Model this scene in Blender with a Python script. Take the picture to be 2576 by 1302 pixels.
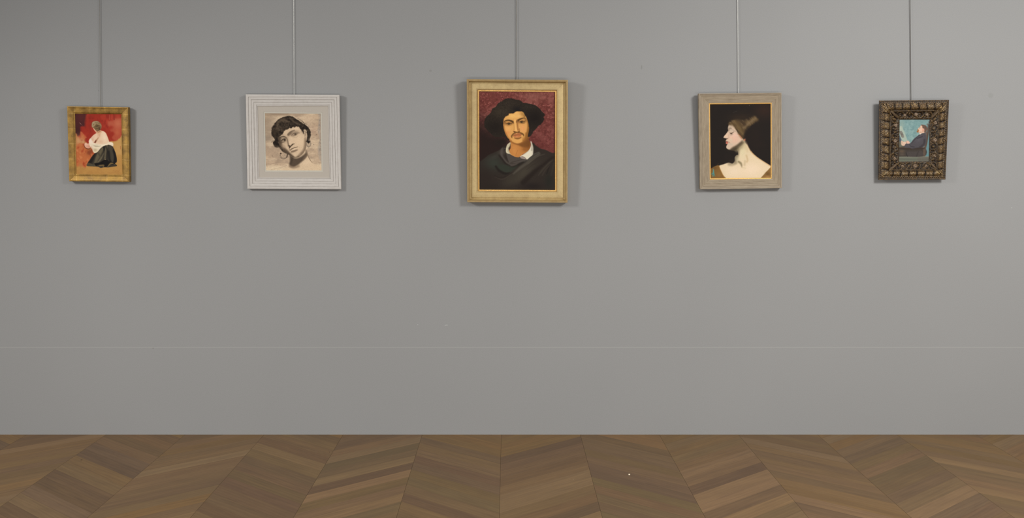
import bpy, math, random
import numpy as np

# ------------------------------------------------------------------ camera, world, light
for o in list(bpy.data.objects):
    bpy.data.objects.remove(o, do_unlink=True)
scene = bpy.context.scene
COL = scene.collection
IW, IH = 2576, 1302
F = 2884.0                 # focal length in pixels
DIST = 6.15                # camera to wall, metres
S = F / DIST               # pixels per metre on the wall
VX, VY = 1277.0, 403.0     # vanishing point of the floor
HC = 689.5 / S             # camera height

cam_d = bpy.data.cameras.new('camera'); cam = bpy.data.objects.new('camera', cam_d); COL.objects.link(cam)
cam.location = (0, -DIST, HC); cam.rotation_euler = (math.pi / 2, 0, 0)
cam_d.sensor_width = 36; cam_d.lens = F / IW * 36
cam_d.shift_x = (IW / 2 - VX) / IW; cam_d.shift_y = -(IH / 2 - VY) / IW
cam_d.clip_start = .05; cam_d.clip_end = 60
scene.camera = cam

world = bpy.data.worlds.new('world'); scene.world = world; world.use_nodes = True
world.node_tree.nodes['Background'].inputs[0].default_value = (1.0, 1.0, 1.0, 1)
world.node_tree.nodes['Background'].inputs[1].default_value = .385

def spot(name, loc, aim, power, col, radius, size, blend):
    d = bpy.data.lights.new(name, 'SPOT'); o = bpy.data.objects.new(name, d); COL.objects.link(o)
    d.energy = power; d.color = col; d.shadow_soft_size = radius; d.spot_size = math.radians(size); d.spot_blend = blend
    o.location = loc
    import mathutils
    o.rotation_euler = (mathutils.Vector(aim) - mathutils.Vector(loc)).to_track_quat('-Z', 'Y').to_euler()
    return o
spot('gallery_light', (-4.6, -3.8, 3.1), (.57, 0, -1.466), 697, (1, .995, .985), .55, 82.3, 1)
spot('gallery_light', (3.05, -3.8, 3.1), (2.21, 0, -1.28), 638, (1, .998, .985), .55, 150, 1)

# unseen soft fill, added low behind the camera to brighten the lower wall
ad = bpy.data.lights.new('wall_fill_light', 'AREA'); ao = bpy.data.objects.new('wall_fill_light', ad); COL.objects.link(ao)
ad.shape = 'RECTANGLE'; ad.size = 6.5; ad.size_y = .6; ad.energy = 105; ad.color = (.97, .99, 1)
ao.location = (.4, -6.9, .3); ao.rotation_euler = (math.radians(88), 0, 0)

vs = scene.view_settings
vs.view_transform = 'Standard'; vs.look = 'None'; vs.gamma = 1; vs.exposure = 0; vs.use_curve_mapping = False

# ------------------------------------------------------------------ helpers
def lin(c):
    c = np.asarray(c, float) / 255.
    return np.where(c <= .04045, c / 12.92, ((c + .055) / 1.055) ** 2.4)
def L4(c): return tuple(float(v) for v in lin(c)) + (1.,)

def mesh_obj(name, verts, faces, mat=None, parent=None, smooth=False, uvs=None, cols=None, mats=None, midx=None, sharp=None):
    me = bpy.data.meshes.new(name)
    verts = np.asarray(verts, np.float32)
    if isinstance(faces, np.ndarray):
        n = len(faces); k = faces.shape[1]
        me.vertices.add(len(verts)); me.vertices.foreach_set('co', verts.ravel())
        me.loops.add(n * k); me.loops.foreach_set('vertex_index', faces.astype(np.int32).ravel())
        me.polygons.add(n); me.polygons.foreach_set('loop_start', np.arange(0, n * k, k, dtype=np.int32))
        me.polygons.foreach_set('loop_total', np.full(n, k, np.int32))
        me.update(calc_edges=True)
    else:
        me.from_pydata([tuple(map(float, v)) for v in verts], [], faces); me.update()
    if uvs is not None:          # per vertex
        l = me.uv_layers.new(name='UVMap'); li = np.empty(len(me.loops), np.int32); me.loops.foreach_get('vertex_index', li)
        l.data.foreach_set('uv', np.asarray(uvs, np.float32)[li].ravel())
    if cols is not None:         # per vertex linear rgb
        a = me.color_attributes.new('Col', 'FLOAT_COLOR', 'POINT')
        c = np.ones((len(verts), 4), np.float32); c[:, :3] = cols; a.data.foreach_set('color', c.ravel())
    me.polygons.foreach_set('use_smooth', np.full(len(me.polygons), bool(smooth)))
    for m in (mats or ([mat] if mat else [])): me.materials.append(m)
    if midx is not None: me.polygons.foreach_set('material_index', np.asarray(midx, np.int32))
    if sharp: me.set_sharp_from_angle(angle=math.radians(sharp))
    me.validate()
    o = bpy.data.objects.new(name, me); COL.objects.link(o)
    if parent: o.parent = parent
    return o

def box(name, lo, hi, mat=None, parent=None):
    x0, y0, z0 = lo; x1, y1, z1 = hi
    v = [(x0,y0,z0),(x1,y0,z0),(x1,y1,z0),(x0,y1,z0),(x0,y0,z1),(x1,y0,z1),(x1,y1,z1),(x0,y1,z1)]
    f = [(0,3,2,1),(4,5,6,7),(0,1,5,4),(1,2,6,5),(2,3,7,6),(3,0,4,7)]
    return mesh_obj(name, v, f, mat, parent)

def tag(o, label=None, cat=None, group=None, kind=None):
    if label: o['label'] = label
    if cat: o['category'] = cat
    if group: o['group'] = group
    if kind: o['kind'] = kind
    return o

class NT:
    def __init__(s, name):
        s.m = bpy.data.materials.new(name); s.m.use_nodes = True; s.t = s.m.node_tree; s.n = s.t.nodes; s.l = s.t.links
        s.b = s.n['Principled BSDF']
    def new(s, kind, **kw):
        n = s.n.new(kind)
        for k, v in kw.items():
            if k in n.inputs: s.set(n.inputs[k], v)
            else: setattr(n, k, v)
        return n
    def set(s, inp, v):
        if hasattr(v, 'is_output') or isinstance(v, bpy.types.NodeSocket): s.l.new(v, inp)
        else: inp.default_value = v
    def math(s, op, a, b=None, c=None, clamp=False):
        n = s.n.new('ShaderNodeMath'); n.operation = op; n.use_clamp = clamp
        for i, v in enumerate((a, b, c)):
            if v is not None: s.set(n.inputs[i], v)
        return n.outputs[0]
    def mix(s, f, a, b, mode='MIX'):
        n = s.n.new('ShaderNodeMix'); n.data_type = 'RGBA'; n.blend_type = mode
        s.set(n.inputs[0], f); s.set(n.inputs[6], a); s.set(n.inputs[7], b)
        return n.outputs[2]
    def noise(s, vec, scale, detail=3, rough=.5, dist=0):
        n = s.new('ShaderNodeTexNoise'); n.inputs['Scale'].default_value = scale; n.inputs['Detail'].default_value = detail
        n.inputs['Roughness'].default_value = rough; n.inputs['Distortion'].default_value = dist
        if vec is not None: s.l.new(vec, n.inputs['Vector'])
        return n.outputs['Fac']
    def ramp(s, f, a, b, lo=0., hi=1.):
        n = s.n.new('ShaderNodeMapRange'); s.set(n.inputs[0], f)
        n.inputs[1].default_value = a; n.inputs[2].default_value = b; n.inputs[3].default_value = lo; n.inputs[4].default_value = hi
        return n.outputs[0]
    def mapping(s, vec, sc=(1,1,1), loc=(0,0,0)):
        n = s.n.new('ShaderNodeMapping'); s.l.new(vec, n.inputs[0]); n.inputs['Scale'].default_value = sc; n.inputs['Location'].default_value = loc
        return n.outputs[0]
    def coord(s, k='Object'): return s.new('ShaderNodeTexCoord').outputs[k]
    def bump(s, h, strength, dist=.001):
        n = s.n.new('ShaderNodeBump'); n.inputs['Strength'].default_value = strength; n.inputs['Distance'].default_value = dist
        s.l.new(h, n.inputs['Height']); s.l.new(n.outputs[0], s.b.inputs['Normal'])
    def out(s, col=None, rough=.6, metal=0., spec=None):
        if col is not None: s.set(s.b.inputs['Base Color'], col)
        s.set(s.b.inputs['Roughness'], rough); s.set(s.b.inputs['Metallic'], metal)
        if spec is not None: s.set(s.b.inputs['Specular IOR Level'], spec)
        return s.m

def wx(px): return (px - VX) / S
def wz(py): return HC - (py - VY) / S

# ------------------------------------------------------------------ wall
def wall_material():
    t = NT('grey_wall_paint'); p = t.coord('Object')
    fine = t.noise(p, 260, 2, .6); broad = t.noise(p, 1.3, 2, .5)
    col = t.mix(t.ramp(broad, .3, .7), L4((142, 141, 139)), L4((144, 143, 141)))
    col = t.mix(t.ramp(fine, .3, .7), col, t.mix(1., col, (.90, .90, .90, 1), 'MULTIPLY'))
    sx = t.new('ShaderNodeSeparateXYZ'); t.l.new(p, sx.inputs[0])
    # hairline joint running along the wall
    zj = wz(872.6)
    d = t.math('ABSOLUTE', t.math('SUBTRACT', sx.outputs[2], zj))
    col = t.mix(t.math('MULTIPLY', t.math('LESS_THAN', d, .0010), .75), col, L4((166, 166, 158)))
    # small marks on the paint
    marks = [(1614, 169, 1.6, 5, (118, 116, 112), .55), (1083, 178, 3.2, 2.5, (122, 120, 117), .5), (2492, 240, 6, 6, (128, 128, 124), .45),
             (1051, 816, .8, .8, (190, 190, 186), .8), (1124, 817, 2.4, .8, (186, 186, 182), .7), (1120, 818, 1, .7, (190, 190, 186), .7),
             (248.4, 228, .8, .8, (96, 94, 92), .9), (2545, 522, 1.5, 1, (178, 178, 174), .5), (385, 875.5, 1, 1.4, (105, 104, 100), .7),
             (745, 1040, .8, .8, (110, 108, 105), .6), (2113, 214, .8, .8, (122, 121, 118), .6)]
    for (x, y, rx, ry, c, a) in marks:
        dx = t.math('DIVIDE', t.math('SUBTRACT', sx.outputs[0], wx(x)), rx / S)
        dz = t.math('DIVIDE', t.math('SUBTRACT', sx.outputs[2], wz(y)), ry / S)
        r = t.math('ADD', t.math('MULTIPLY', dx, dx), t.math('MULTIPLY', dz, dz))
        col = t.mix(t.ramp(r, .5, 1.9, a, 0), col, L4(c))
    t.bump(t.noise(p, 420, 2, .6), .10, .0006)
    return t.out(col, .62, 0, .3)
WALL_M = wall_material()
tag(box('wall_back', (-4.6, 0, 0), (4.6, .15, 3.15), WALL_M), kind='structure')

# ------------------------------------------------------------------ floor, chevron parquet
def floor_material():
    t = NT('oak_chevron_planks')
    uv = t.coord('UV')
    vc = t.new('ShaderNodeVertexColor'); vc.layer_name = 'Col'
    base = vc.outputs[0]
    g1 = t.noise(t.mapping(uv, (2.2, 34, 1)), 1.0, 5, .6, .6)
    g2 = t.noise(t.mapping(uv, (9, 260, 1)), 1.0, 3, .6, .2)
    g3 = t.noise(t.mapping(uv, (4.5, 9, 1)), 1.0, 3, .55, .8)
    w = t.new('ShaderNodeTexWave'); w.wave_type = 'BANDS'; w.bands_direction = 'Y'
    t.l.new(t.mapping(uv, (.9, 9, 1)), w.inputs[0]); w.inputs['Scale'].default_value = 1.6; w.inputs['Distortion'].default_value = 7.5
    w.inputs['Detail'].default_value = 2; w.inputs['Detail Scale'].default_value = 1.1
    c = t.mix(t.ramp(g1, .32, .68), t.mix(1., base, (.87, .86, .85, 1), 'MULTIPLY'), t.mix(1., base, (1.10, 1.10, 1.09, 1), 'MULTIPLY'))
    c = t.mix(t.ramp(g3, .35, .7, 0, .55), c, t.mix(1., c, (.84, .83, .86, 1), 'MULTIPLY'))
    c = t.mix(t.math('MULTIPLY', t.ramp(w.outputs['Fac'], .15, .9, 0, 1), .16), c, t.mix(1., c, (.60, .57, .52, 1), 'MULTIPLY'))
    c = t.mix(t.ramp(g2, .55, .72, 0, .40), c, t.mix(1., c, (.66, .62, .58, 1), 'MULTIPLY'))
    t.bump(g2, .12, .0006)
    return t.out(c, t.ramp(g1, .2, .8, .50, .62), 0, .28)
def seam_material():
    t = NT('dark_joint'); p = t.coord('Object')
    return t.out(t.mix(t.noise(p, 30), L4((58, 43, 29)), L4((76, 58, 40))), .8)

PITCH = .021 * DIST; SW = .42415; X0 = (1261 - VX) / S; RISE = 3.284
TONE = {'G': (126, 96, 58), 'L': (136, 108, 76), 'M': (120, 94, 65), 'm': (112, 86, 60), 'O': (108, 88, 58), 'd': (108, 84, 63), 'D': (98, 75, 56)}
TABLE = {  # plank tones from the wall outwards, seam 47 down to 32
    0: 'GGGGDddmMLLMmDLM', -1: 'GGGGmMMDdOOMDMOM', -2: 'mddMLOMLDLOMLOML', -3: 'GmMMmLMddODddDMM',
    -4: 'mmMGMMLMMMmMGMLM', -5: 'GmmmMdDGMDDdMDDM', -6: 'mmmLGMGMmMGMMMMm', -7: 'GGdDmGGMGMmGMdMM',
    1: 'GGGmMmOMdDOmOdOM', 2: 'GGMGMMLMDLLdLMLM', 3: 'GmMmLMmMMmGGLdMM', 4: 'GLGMdMMOOdMLddmM',
    5: 'mGGGMGMLMMMLOmMm', 6: 'mGLMGMLMMOLMGmMM'}
def build_floor():
    rnd = random.Random(7)
    V, Fc, U, C, MI = [], [], [], [], []
    def quad(pts, uvs, col, mi):
        b = len(V); V.extend(pts); U.extend(uvs); C.extend([col] * len(pts)); Fc.append(tuple(range(b, b + len(pts)))); MI.append(mi)
    for k in range(-11, 12):
        x0 = X0 + k * SW; x1 = x0 + SW
        even = (k % 2 == 0)
        for n in range(2, 52):
            ya = (n if even else n + RISE) * PITCH - DIST; yb = ya + PITCH
            yc = (n + RISE if even else n) * PITCH - DIST; yd = yc + PITCH
            if min(ya, yc) > .14: continue
            s = TABLE.get(k); i = 47 - n
            ch = s[i] if s and 0 <= i < len(s) else rnd.choice('GLMMMmOdMD')
            c = (np.array(TONE[ch], float) * .58 + np.array((116, 91, 60)) * .42) * rnd.uniform(.975, 1.025) + np.array([rnd.uniform(-2, 2), 0, rnd.uniform(-2, 2)])
            c = lin(np.clip(c, 0, 255))
            ga, gs = .00045, .00018          # end and side joints
            sl = (yc - ya) / SW
            X = [x0 + ga, x1 - ga]
            pts = [(X[0], ya + sl * ga + gs, 0), (X[1], yc - sl * ga + gs, 0), (X[1], yd - sl * ga - gs, 0), (X[0], yb + sl * ga - gs, 0)]
            ou, ov = rnd.uniform(0, 40), rnd.uniform(0, 40)
            th = math.atan2(yc - ya, SW)
            uv = [((p[0] - x0) * math.cos(th) + (p[1] - ya) * math.sin(th) + ou, -(p[0] - x0) * math.sin(th) + (p[1] - ya) * math.cos(th) + ov) for p in pts]
            quad(pts, uv, c, 0)
    quad([(-4.6, -6.6, -.002), (4.6, -6.6, -.002), (4.6, .15, -.002), (-4.6, .15, -.002)], [(0, 0)] * 4, lin((50, 36, 24)), 1)
    o = mesh_obj('floor', V, Fc, uvs=U, cols=np.array(C), mats=[floor_material(), seam_material()], midx=MI)
    tag(o, kind='structure')
build_floor()
# ------------------------------------------------------------------ oil paint and charcoal, laid on a fine canvas grid
def vnoise(x, y, seed=0):
    xi = np.floor(x).astype(np.int64); yi = np.floor(y).astype(np.int64); fx = x - xi; fy = y - yi
    fx = fx * fx * (3 - 2 * fx); fy = fy * fy * (3 - 2 * fy)
    def h(a, b):
        n = (a * 374761393 + b * 668265263 + seed * 1274126177) & 0xffffffff
        n = ((n ^ (n >> 13)) * 1274126177) & 0xffffffff
        return ((n ^ (n >> 16)) & 0xffff) / 65535.
    return (h(xi, yi) * (1 - fx) + h(xi + 1, yi) * fx) * (1 - fy) + (h(xi, yi + 1) * (1 - fx) + h(xi + 1, yi + 1) * fx) * fy
def fbm(x, y, seed=0, octv=3):
    s = 0; a = .5; t = 0
    for i in range(octv):
        s = s + a * vnoise(x * 2 ** i + 17 * i, y * 2 ** i - 31 * i, seed + i); t += a; a *= .55
    return s / t
def sm(x): x = np.clip(x, 0, 1); return x * x * (3 - 2 * x)
def spline(pts, closed=True, n=4):
    p = np.asarray(pts, float)
    N = len(p); out = []
    rng = range(N) if closed else range(N - 1)
    for i in rng:
        if closed: a, b, c, d = p[i - 1], p[i], p[(i + 1) % N], p[(i + 2) % N]
        else: a, b, c, d = p[max(i - 1, 0)], p[i], p[i + 1], p[min(i + 2, N - 1)]
        for j in range(n):
            t = j / n
            out.append(.5 * ((2 * b) + (-a + c) * t + (2 * a - 5 * b + 4 * c - d) * t * t + (-a + 3 * b - 3 * c + d) * t ** 3))
    if not closed: out.append(p[-1])
    return np.array(out)

class Painter:
    def __init__(s, PX, PY):
        s.PX = PX; s.PY = PY; s.C = np.zeros(PX.shape + (3,)); s.clipm = None; s.view(0, 0, 1)
    def view(s, ox, oy, k): s.X = (s.PX - ox) * k; s.Y = (s.PY - oy) * k; s.k = k
    def clip(s, m=None): s.clipm = m
    def lay(s, m, col, a=1.):
        m = m * a
        if s.clipm is not None: m = m * s.clipm
        s.C += (np.asarray(col, float) - s.C) * m[..., None]
    def fill(s, col): s.lay(np.ones(s.PX.shape), col)
    def mask(s, pts, soft=4., smooth=True, rough=0, freq=.03, seed=1):
        p = spline(pts) if smooth else np.asarray(pts, float)
        X, Y = s.X, s.Y
        pad = soft * 1.5 + rough + 2
        box = (X > p[:, 0].min() - pad) & (X < p[:, 0].max() + pad) & (Y > p[:, 1].min() - pad) & (Y < p[:, 1].max() + pad)
        x = X[box]; y = Y[box]; d2 = np.full(x.shape, 1e12); ins = np.zeros(x.shape, bool)
        for i in range(len(p)):
            ax, ay = p[i - 1]; bx, by = p[i]; ex, ey = bx - ax, by - ay
            L = ex * ex + ey * ey
            if L < 1e-9: continue
            t = np.clip(((x - ax) * ex + (y - ay) * ey) / L, 0, 1)
            d2 = np.minimum(d2, (x - ax - t * ex) ** 2 + (y - ay - t * ey) ** 2)
            if ay != by:
                cr = ((ay > y) != (by > y)) & (x < (bx - ax) * (y - ay) / (by - ay) + ax)
                ins ^= cr
        sd = np.sqrt(d2) * np.where(ins, 1, -1)
        if rough: sd = sd + (fbm(x * freq, y * freq, seed, 3) - .5) * 2 * rough
        m = np.zeros(X.shape); m[box] = sm(.5 + sd / (2 * soft)); return m
    def poly(s, pts, col, soft=4., a=1., **kw): m = s.mask(pts, soft, **kw); s.lay(m, col, a); return m
    def stroke(s, pts, w, col, soft=4., a=1., rough=0, freq=.03, seed=2):
        p = spline(pts, False) if len(pts) > 2 else np.asarray(pts, float)
        w = np.interp(np.linspace(0, 1, len(p)), np.linspace(0, 1, np.size(w)), np.atleast_1d(w)) if np.size(w) > 1 else np.full(len(p), float(np.ravel(w)[0]))
        X, Y = s.X, s.Y; pad = w.max() / 2 + soft + rough + 1
        box = (X > p[:, 0].min() - pad) & (X < p[:, 0].max() + pad) & (Y > p[:, 1].min() - pad) & (Y < p[:, 1].max() + pad)
        x = X[box]; y = Y[box]; best = np.full(x.shape, -1e9)
        for i in range(len(p) - 1):
            ax, ay = p[i]; ex, ey = p[i + 1] - p[i]; L = ex * ex + ey * ey + 1e-9
            t = np.clip(((x - ax) * ex + (y - ay) * ey) / L, 0, 1)
            d = np.sqrt((x - ax - t * ex) ** 2 + (y - ay - t * ey) ** 2)
            best = np.maximum(best, (w[i] * (1 - t) + w[i + 1] * t) / 2 - d)
        if rough: best = best + (fbm(x * freq, y * freq, seed, 3) - .5) * 2 * rough
        m = np.zeros(X.shape); m[box] = sm(.5 + best / (2 * soft)); s.lay(m, col, a)
    def blob(s, cx, cy, rx, ry, col, a=1., ang=0, p=2.):
        c, q = math.cos(math.radians(ang)), math.sin(math.radians(ang))
        u = ((s.X - cx) * c + (s.Y - cy) * q) / rx; v = (-(s.X - cx) * q + (s.Y - cy) * c) / ry
        s.lay(np.exp(-((u * u + v * v) ** (p / 2)) * 1.4), col, a)
    def oval(s, cx, cy, rx, ry, col, soft=3, a=1., ang=0):
        c, q = math.cos(math.radians(ang)), math.sin(math.radians(ang))
        u = ((s.X - cx) * c + (s.Y - cy) * q) / rx; v = (-(s.X - cx) * q + (s.Y - cy) * c) / ry
        s.lay(sm(.5 + (1 - np.sqrt(u * u + v * v)) * min(rx, ry) / (2 * soft)), col, a)
    def mottle(s, fx, fy, col, lo, hi, a=1., seed=5, octv=3, ang=0, m=None):
        c, q = math.cos(math.radians(ang)), math.sin(math.radians(ang))
        n = fbm((s.X * c + s.Y * q) * fx, (-s.X * q + s.Y * c) * fy, seed, octv)
        k = sm((n - lo) / (hi - lo))
        s.lay(k if m is None else k * m, col, a)
    def blur(s, px):
        step = max(abs(s.PX[0, 1] - s.PX[0, 0]), 1e-6); sg = px / step; n = max(1, int(sg * 2.5))
        k = np.exp(-.5 * (np.arange(-n, n + 1) / sg) ** 2); k /= k.sum()
        for ax in (0, 1):
            p = np.pad(s.C, [(n, n) if a == ax else (0, 0) for a in range(3)], mode='edge'); o = 0
            for i, w in enumerate(k): o = o + w * (p[i:i + s.C.shape[0]] if ax == 0 else p[:, i:i + s.C.shape[1]])
            s.C = o
    def grain(s, amt, f=.6, seed=9):
        s.C *= (1 + (vnoise(s.PX * f * 3, s.PY * f * 3, seed) - .5) * amt)[..., None]

def paint_kneeling(P):
    P.view(184, 280, 8.138)
    P.fill((150, 47, 34))
    P.mottle(.008, .008, (168, 58, 42), .4, .7, .7); P.mottle(.02, .01, (132, 40, 32), .5, .75, .6, 8)
    P.poly([(20,20),(255,20),(262,110),(240,220),(235,300),(150,330),(138,480),(20,500)], (72, 36, 36), 16, rough=14, freq=.02)
    P.blob(170, 120, 90, 110, (92, 40, 38), .6); P.blob(90, 400, 60, 90, (62, 32, 32), .8)
    P.stroke([(262,60),(255,180),(240,300)], 26, (112, 40, 34), 16, .7)
    P.poly([(690,200),(760,200),(860,170),(1010,160),(1010,560),(930,600),(860,600),(800,540),(830,440),(760,400),(800,320),(700,290)], (172, 78, 56), 26, .85, rough=30, freq=.015)
    P.blob(910, 250, 110, 130, (190, 108, 78), .8); P.blob(760, 250, 60, 50, (178, 90, 66), .7); P.blob(900, 430, 60, 80, (184, 98, 66), .7)
    P.stroke([(825,60),(835,170)], 24, (120, 38, 30), 10, .6); P.stroke([(738,80),(742,180)], 8, (190, 110, 84), 5, .6); P.stroke([(790,90),(775,170)], 7, (176, 84, 64), 5, .6)
    P.stroke([(690,420),(740,480),(720,560)], 60, (150, 50, 34), 24, .5)
    for y in (98, 122, 148): P.stroke([(315,y),(370,y+6),(430,y-2)], 6, (110, 32, 26), 3, .7)
    # warm ground, left and right
    P.poly([(20,480),(110,520),(135,600),(180,590),(200,480),(240,560),(250,620),(330,690),(420,760),(430,900),(300,1080),(230,1130),(20,1130)], (176, 112, 66), 18, rough=22, freq=.02)
    P.poly([(150,410),(200,450),(265,520),(250,560),(150,580),(160,500)], (186, 100, 62), 12, .8, rough=12)
    P.blob(120, 600, 90, 110, (196, 146, 98), .9); P.blob(210, 640, 40, 60, (200, 150, 108), .7)
    P.poly([(1010,480),(940,545),(880,600),(830,615),(760,610),(730,700),(860,900),(860,1320),(1030,1320),(1030,480)], (186, 142, 82), 14, rough=14, freq=.02)
    P.poly([(20,1120),(200,1130),(300,1090),(500,1000),(1030,900),(1030,1320),(20,1320)], (178, 132, 72), 26, rough=20, freq=.02)
    P.blob(930, 760, 90, 160, (194, 150, 92), .6); P.mottle(.006, .012, (158, 112, 60), .5, .75, .35, 3, m=sm((P.Y - 1050) / 80))
    orange = P.mask([(60,700),(200,660),(330,760),(430,800),(410,900),(290,1070),(225,1130),(150,1060),(70,1100)], 30, rough=30, freq=.02)
    P.lay(orange, (184, 98, 56), .75); P.mottle(.02, .008, (160, 66, 40), .5, .7, .8, 12, m=orange, ang=25); P.mottle(.018, .01, (204, 128, 80), .55, .75, .6, 22, m=orange, ang=-30)
    P.stroke([(215,1060),(225,1110)], [30, 6], (150, 66, 36), 8, .7)
    P.blob(330, 830, 60, 80, (120, 66, 40), .75, 30); P.stroke([(330,850),(400,800)], 60, (130, 62, 40), 26, .6)
    P.stroke([(962,710),(965,770)], 9, (160, 84, 46), 4, .8)
    # skirt
    sk = P.poly([(560,750),(620,700),(690,682),(780,690),(822,745),(860,850),(884,940),(888,1030),(850,1062),(892,1110),(800,1130),(720,1142),(640,1140),(560,1152),(500,1128),(400,1122),(280,1108),(305,1040),(345,980),(400,900),(450,850),(510,800)], (58, 52, 43), 6, rough=3)
    P.clip(sk)
    P.stroke([(430,860),(380,980),(330,1070)], 70, (34, 30, 26), 24)
    P.stroke([(600,760),(530,870),(470,1000),(440,1090)], [40, 80, 60, 40], (94, 84, 64), 16)
    P.stroke([(520,860),(560,960),(500,1060)], 34, (74, 66, 52), 14); P.stroke([(620,860),(570,960),(500,1040)], [10, 30, 16], (108, 98, 76), 10, .8)
    P.stroke([(690,700),(660,820),(650,960)], [26, 40, 20], (92, 82, 64), 10); P.stroke([(625,720),(628,810)], [26, 14], (26, 24, 22), 8)
    P.stroke([(666,700),(690,800),(690,960)], 14, (34, 31, 28), 7)
    P.stroke([(745,720),(790,860),(800,1020)], 60, (70, 64, 54), 20, .8); P.stroke([(835,800),(862,930),(845,1040)], 60, (30, 27, 27), 16)
    P.stroke([(720,820),(735,960),(760,1020)], 40, (36, 33, 31), 16)
    P.poly([(430,1062),(540,1040),(640,985),(700,985),(700,1060),(600,1090),(520,1090),(470,1110)], (24, 21, 20), 10)
    P.poly([(640,1000),(850,1060),(760,1060),(700,1120),(620,1130)], (26, 23, 22), 12)
    P.poly([(285,1105),(310,1050),(360,1060),(420,1100),(400,1125)], (84, 76, 58), 10, .8)
    P.stroke([(540,1105),(620,1100),(610,1140)], [26, 30, 10], (118, 96, 60), 8, .8); P.stroke([(700,1130),(770,1060),(860,1090)], [8, 34, 8], (128, 104, 62), 9, .8)
    P.stroke([(770,1090),(850,1070),(885,1108)], [10, 18, 8], (30, 28, 28), 5, .9); P.oval(652, 978, 22, 9, (150, 130, 96), 5, .8, 20)
    P.clip()
    P.stroke([(640,930),(650,950)], 5, (170, 150, 110), 3, .8)
    # back, shoulder and arm
    skin = P.poly([(470,385),(540,392),(618,408),(668,448),(700,520),(726,590),(738,650),(690,690),(560,690),(470,670),(430,630),(350,630),(330,590),(380,520),(430,472),(478,440)], (226, 194, 162), 4)
    P.clip(skin)
    P.blob(520, 480, 40, 70, (206, 160, 128), .55); P.blob(540, 480, 16, 60, (186, 140, 108), .45, 12)
    P.blob(640, 520, 60, 110, (236, 210, 180), .8); P.blob(560, 620, 60, 40, (214, 172, 140), .6)
    P.stroke([(512,540),(470,600),(440,640)], [10, 30, 26], (160, 104, 74), 14, .8); P.poly([(470,580),(462,640),(430,636),(452,600)], (104, 54, 36), 7, .95)
    P.stroke([(440,480),(380,560),(340,620)], 40, (222, 184, 156), 16, .8); P.blob(400, 570, 36, 40, (202, 150, 122), .5)
    P.stroke([(668,448),(700,520),(728,600)], 12, (208, 158, 120), 8, .7)
    P.clip()
    arm = P.poly([(228,668),(258,640),(300,660),(340,640),(366,700),(352,738),(306,756),(262,742),(236,712)], (216, 164, 138), 5)
    P.clip(arm); P.blob(330, 720, 50, 30, (196, 130, 104), .7); P.blob(262, 668, 30, 20, (232, 186, 160), .8); P.clip()
    P.stroke([(226,660),(232,715),(262,752),(320,768),(356,748)], [6, 10, 16, 14, 6], (84, 44, 28), 5, .85)
    # chemise
    cl = P.poly([(356,548),(384,600),(420,636),(480,660),(560,676),(660,664),(735,622),(792,634),(818,668),(806,716),(760,690),(690,680),(640,700),(590,728),(545,770),(496,828),(440,850),(408,822),(388,772),(352,722),(326,660),(320,600)], (226, 206, 178), 5, rough=3)
    P.clip(cl)
    P.blob(365, 610, 36, 60, (236, 214, 196), .9); P.blob(470, 700, 70, 24, (176, 164, 136), .9, 10); P.blob(450, 790, 50, 40, (176, 160, 122), .8)
    P.stroke([(390,660),(470,690),(560,690),(660,680)], 9, (238, 224, 196), 5); P.stroke([(410,735),(480,750),(560,730)], 8, (232, 218, 180), 5)
    P.stroke([(420,830),(460,836),(510,800)], 9, (224, 210, 166), 4); P.stroke([(440,720),(510,715),(560,700)], 7, (150, 138, 112), 4, .8)
    P.stroke([(600,700),(700,672),(800,650)], 14, (238, 222, 190), 7); P.stroke([(372,720),(400,770)], 20, (212, 176, 150), 10, .8)
    P.clip()
    # neck, face, hair
    P.poly([(450,385),(560,385),(580,430),(520,470),(470,440)], (214, 170, 134), 10); P.stroke([(470,405),(520,425),(560,400)], 16, (150, 98, 66), 9, .8)
    P.poly([(405,335),(430,345),(470,400),(470,420),(440,402),(418,370)], (218, 164, 132), 4)
    hr = P.poly([(378,262),(398,216),(440,202),(490,200),(535,222),(570,262),(580,312),(558,372),(520,404),(480,404),(452,380),(412,336),(384,330)], (122, 97, 66), 5, rough=3)
    P.clip(hr)
    P.stroke([(392,300),(402,240),(460,212),(520,224)], [20, 34, 26, 12], (172, 152, 118), 14, .9); P.stroke([(395,320),(430,290),(450,260)], 20, (190, 166, 128), 10, .7)
    P.blob(490, 300, 46, 22, (76, 56, 38), .9, -15); P.blob(540, 360, 30, 40, (72, 52, 36), .9); P.stroke([(450,360),(500,350),(560,320)], 18, (88, 66, 44), 8, .8)
    P.stroke([(500,262),(548,268),(570,305),(560,350)], [14,20,18,10], (158, 130, 92), 8, .85); P.stroke([(420,250),(470,240),(510,262)], 10, (196, 176, 140), 6, .7); P.mottle(.04, .04, (84, 64, 45), .5, .8, .3, 4)
    P.clip()
    P.stroke([(130,232),(150,252),(166,270)], [3, 6, 4], (214, 170, 150), 3, .9); P.stroke([(170,272),(200,302)], 3, (160, 90, 80), 2, .6)
    for i in range(7): P.stroke([(800 + i * 22, 1214 - (i % 2) * 12), (812 + i * 22, 1204 + (i % 3) * 8), (822 + i * 22, 1216)], 5, (142, 92, 48), 3, .5)
    P.blur(.45); P.grain(.06)

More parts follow.
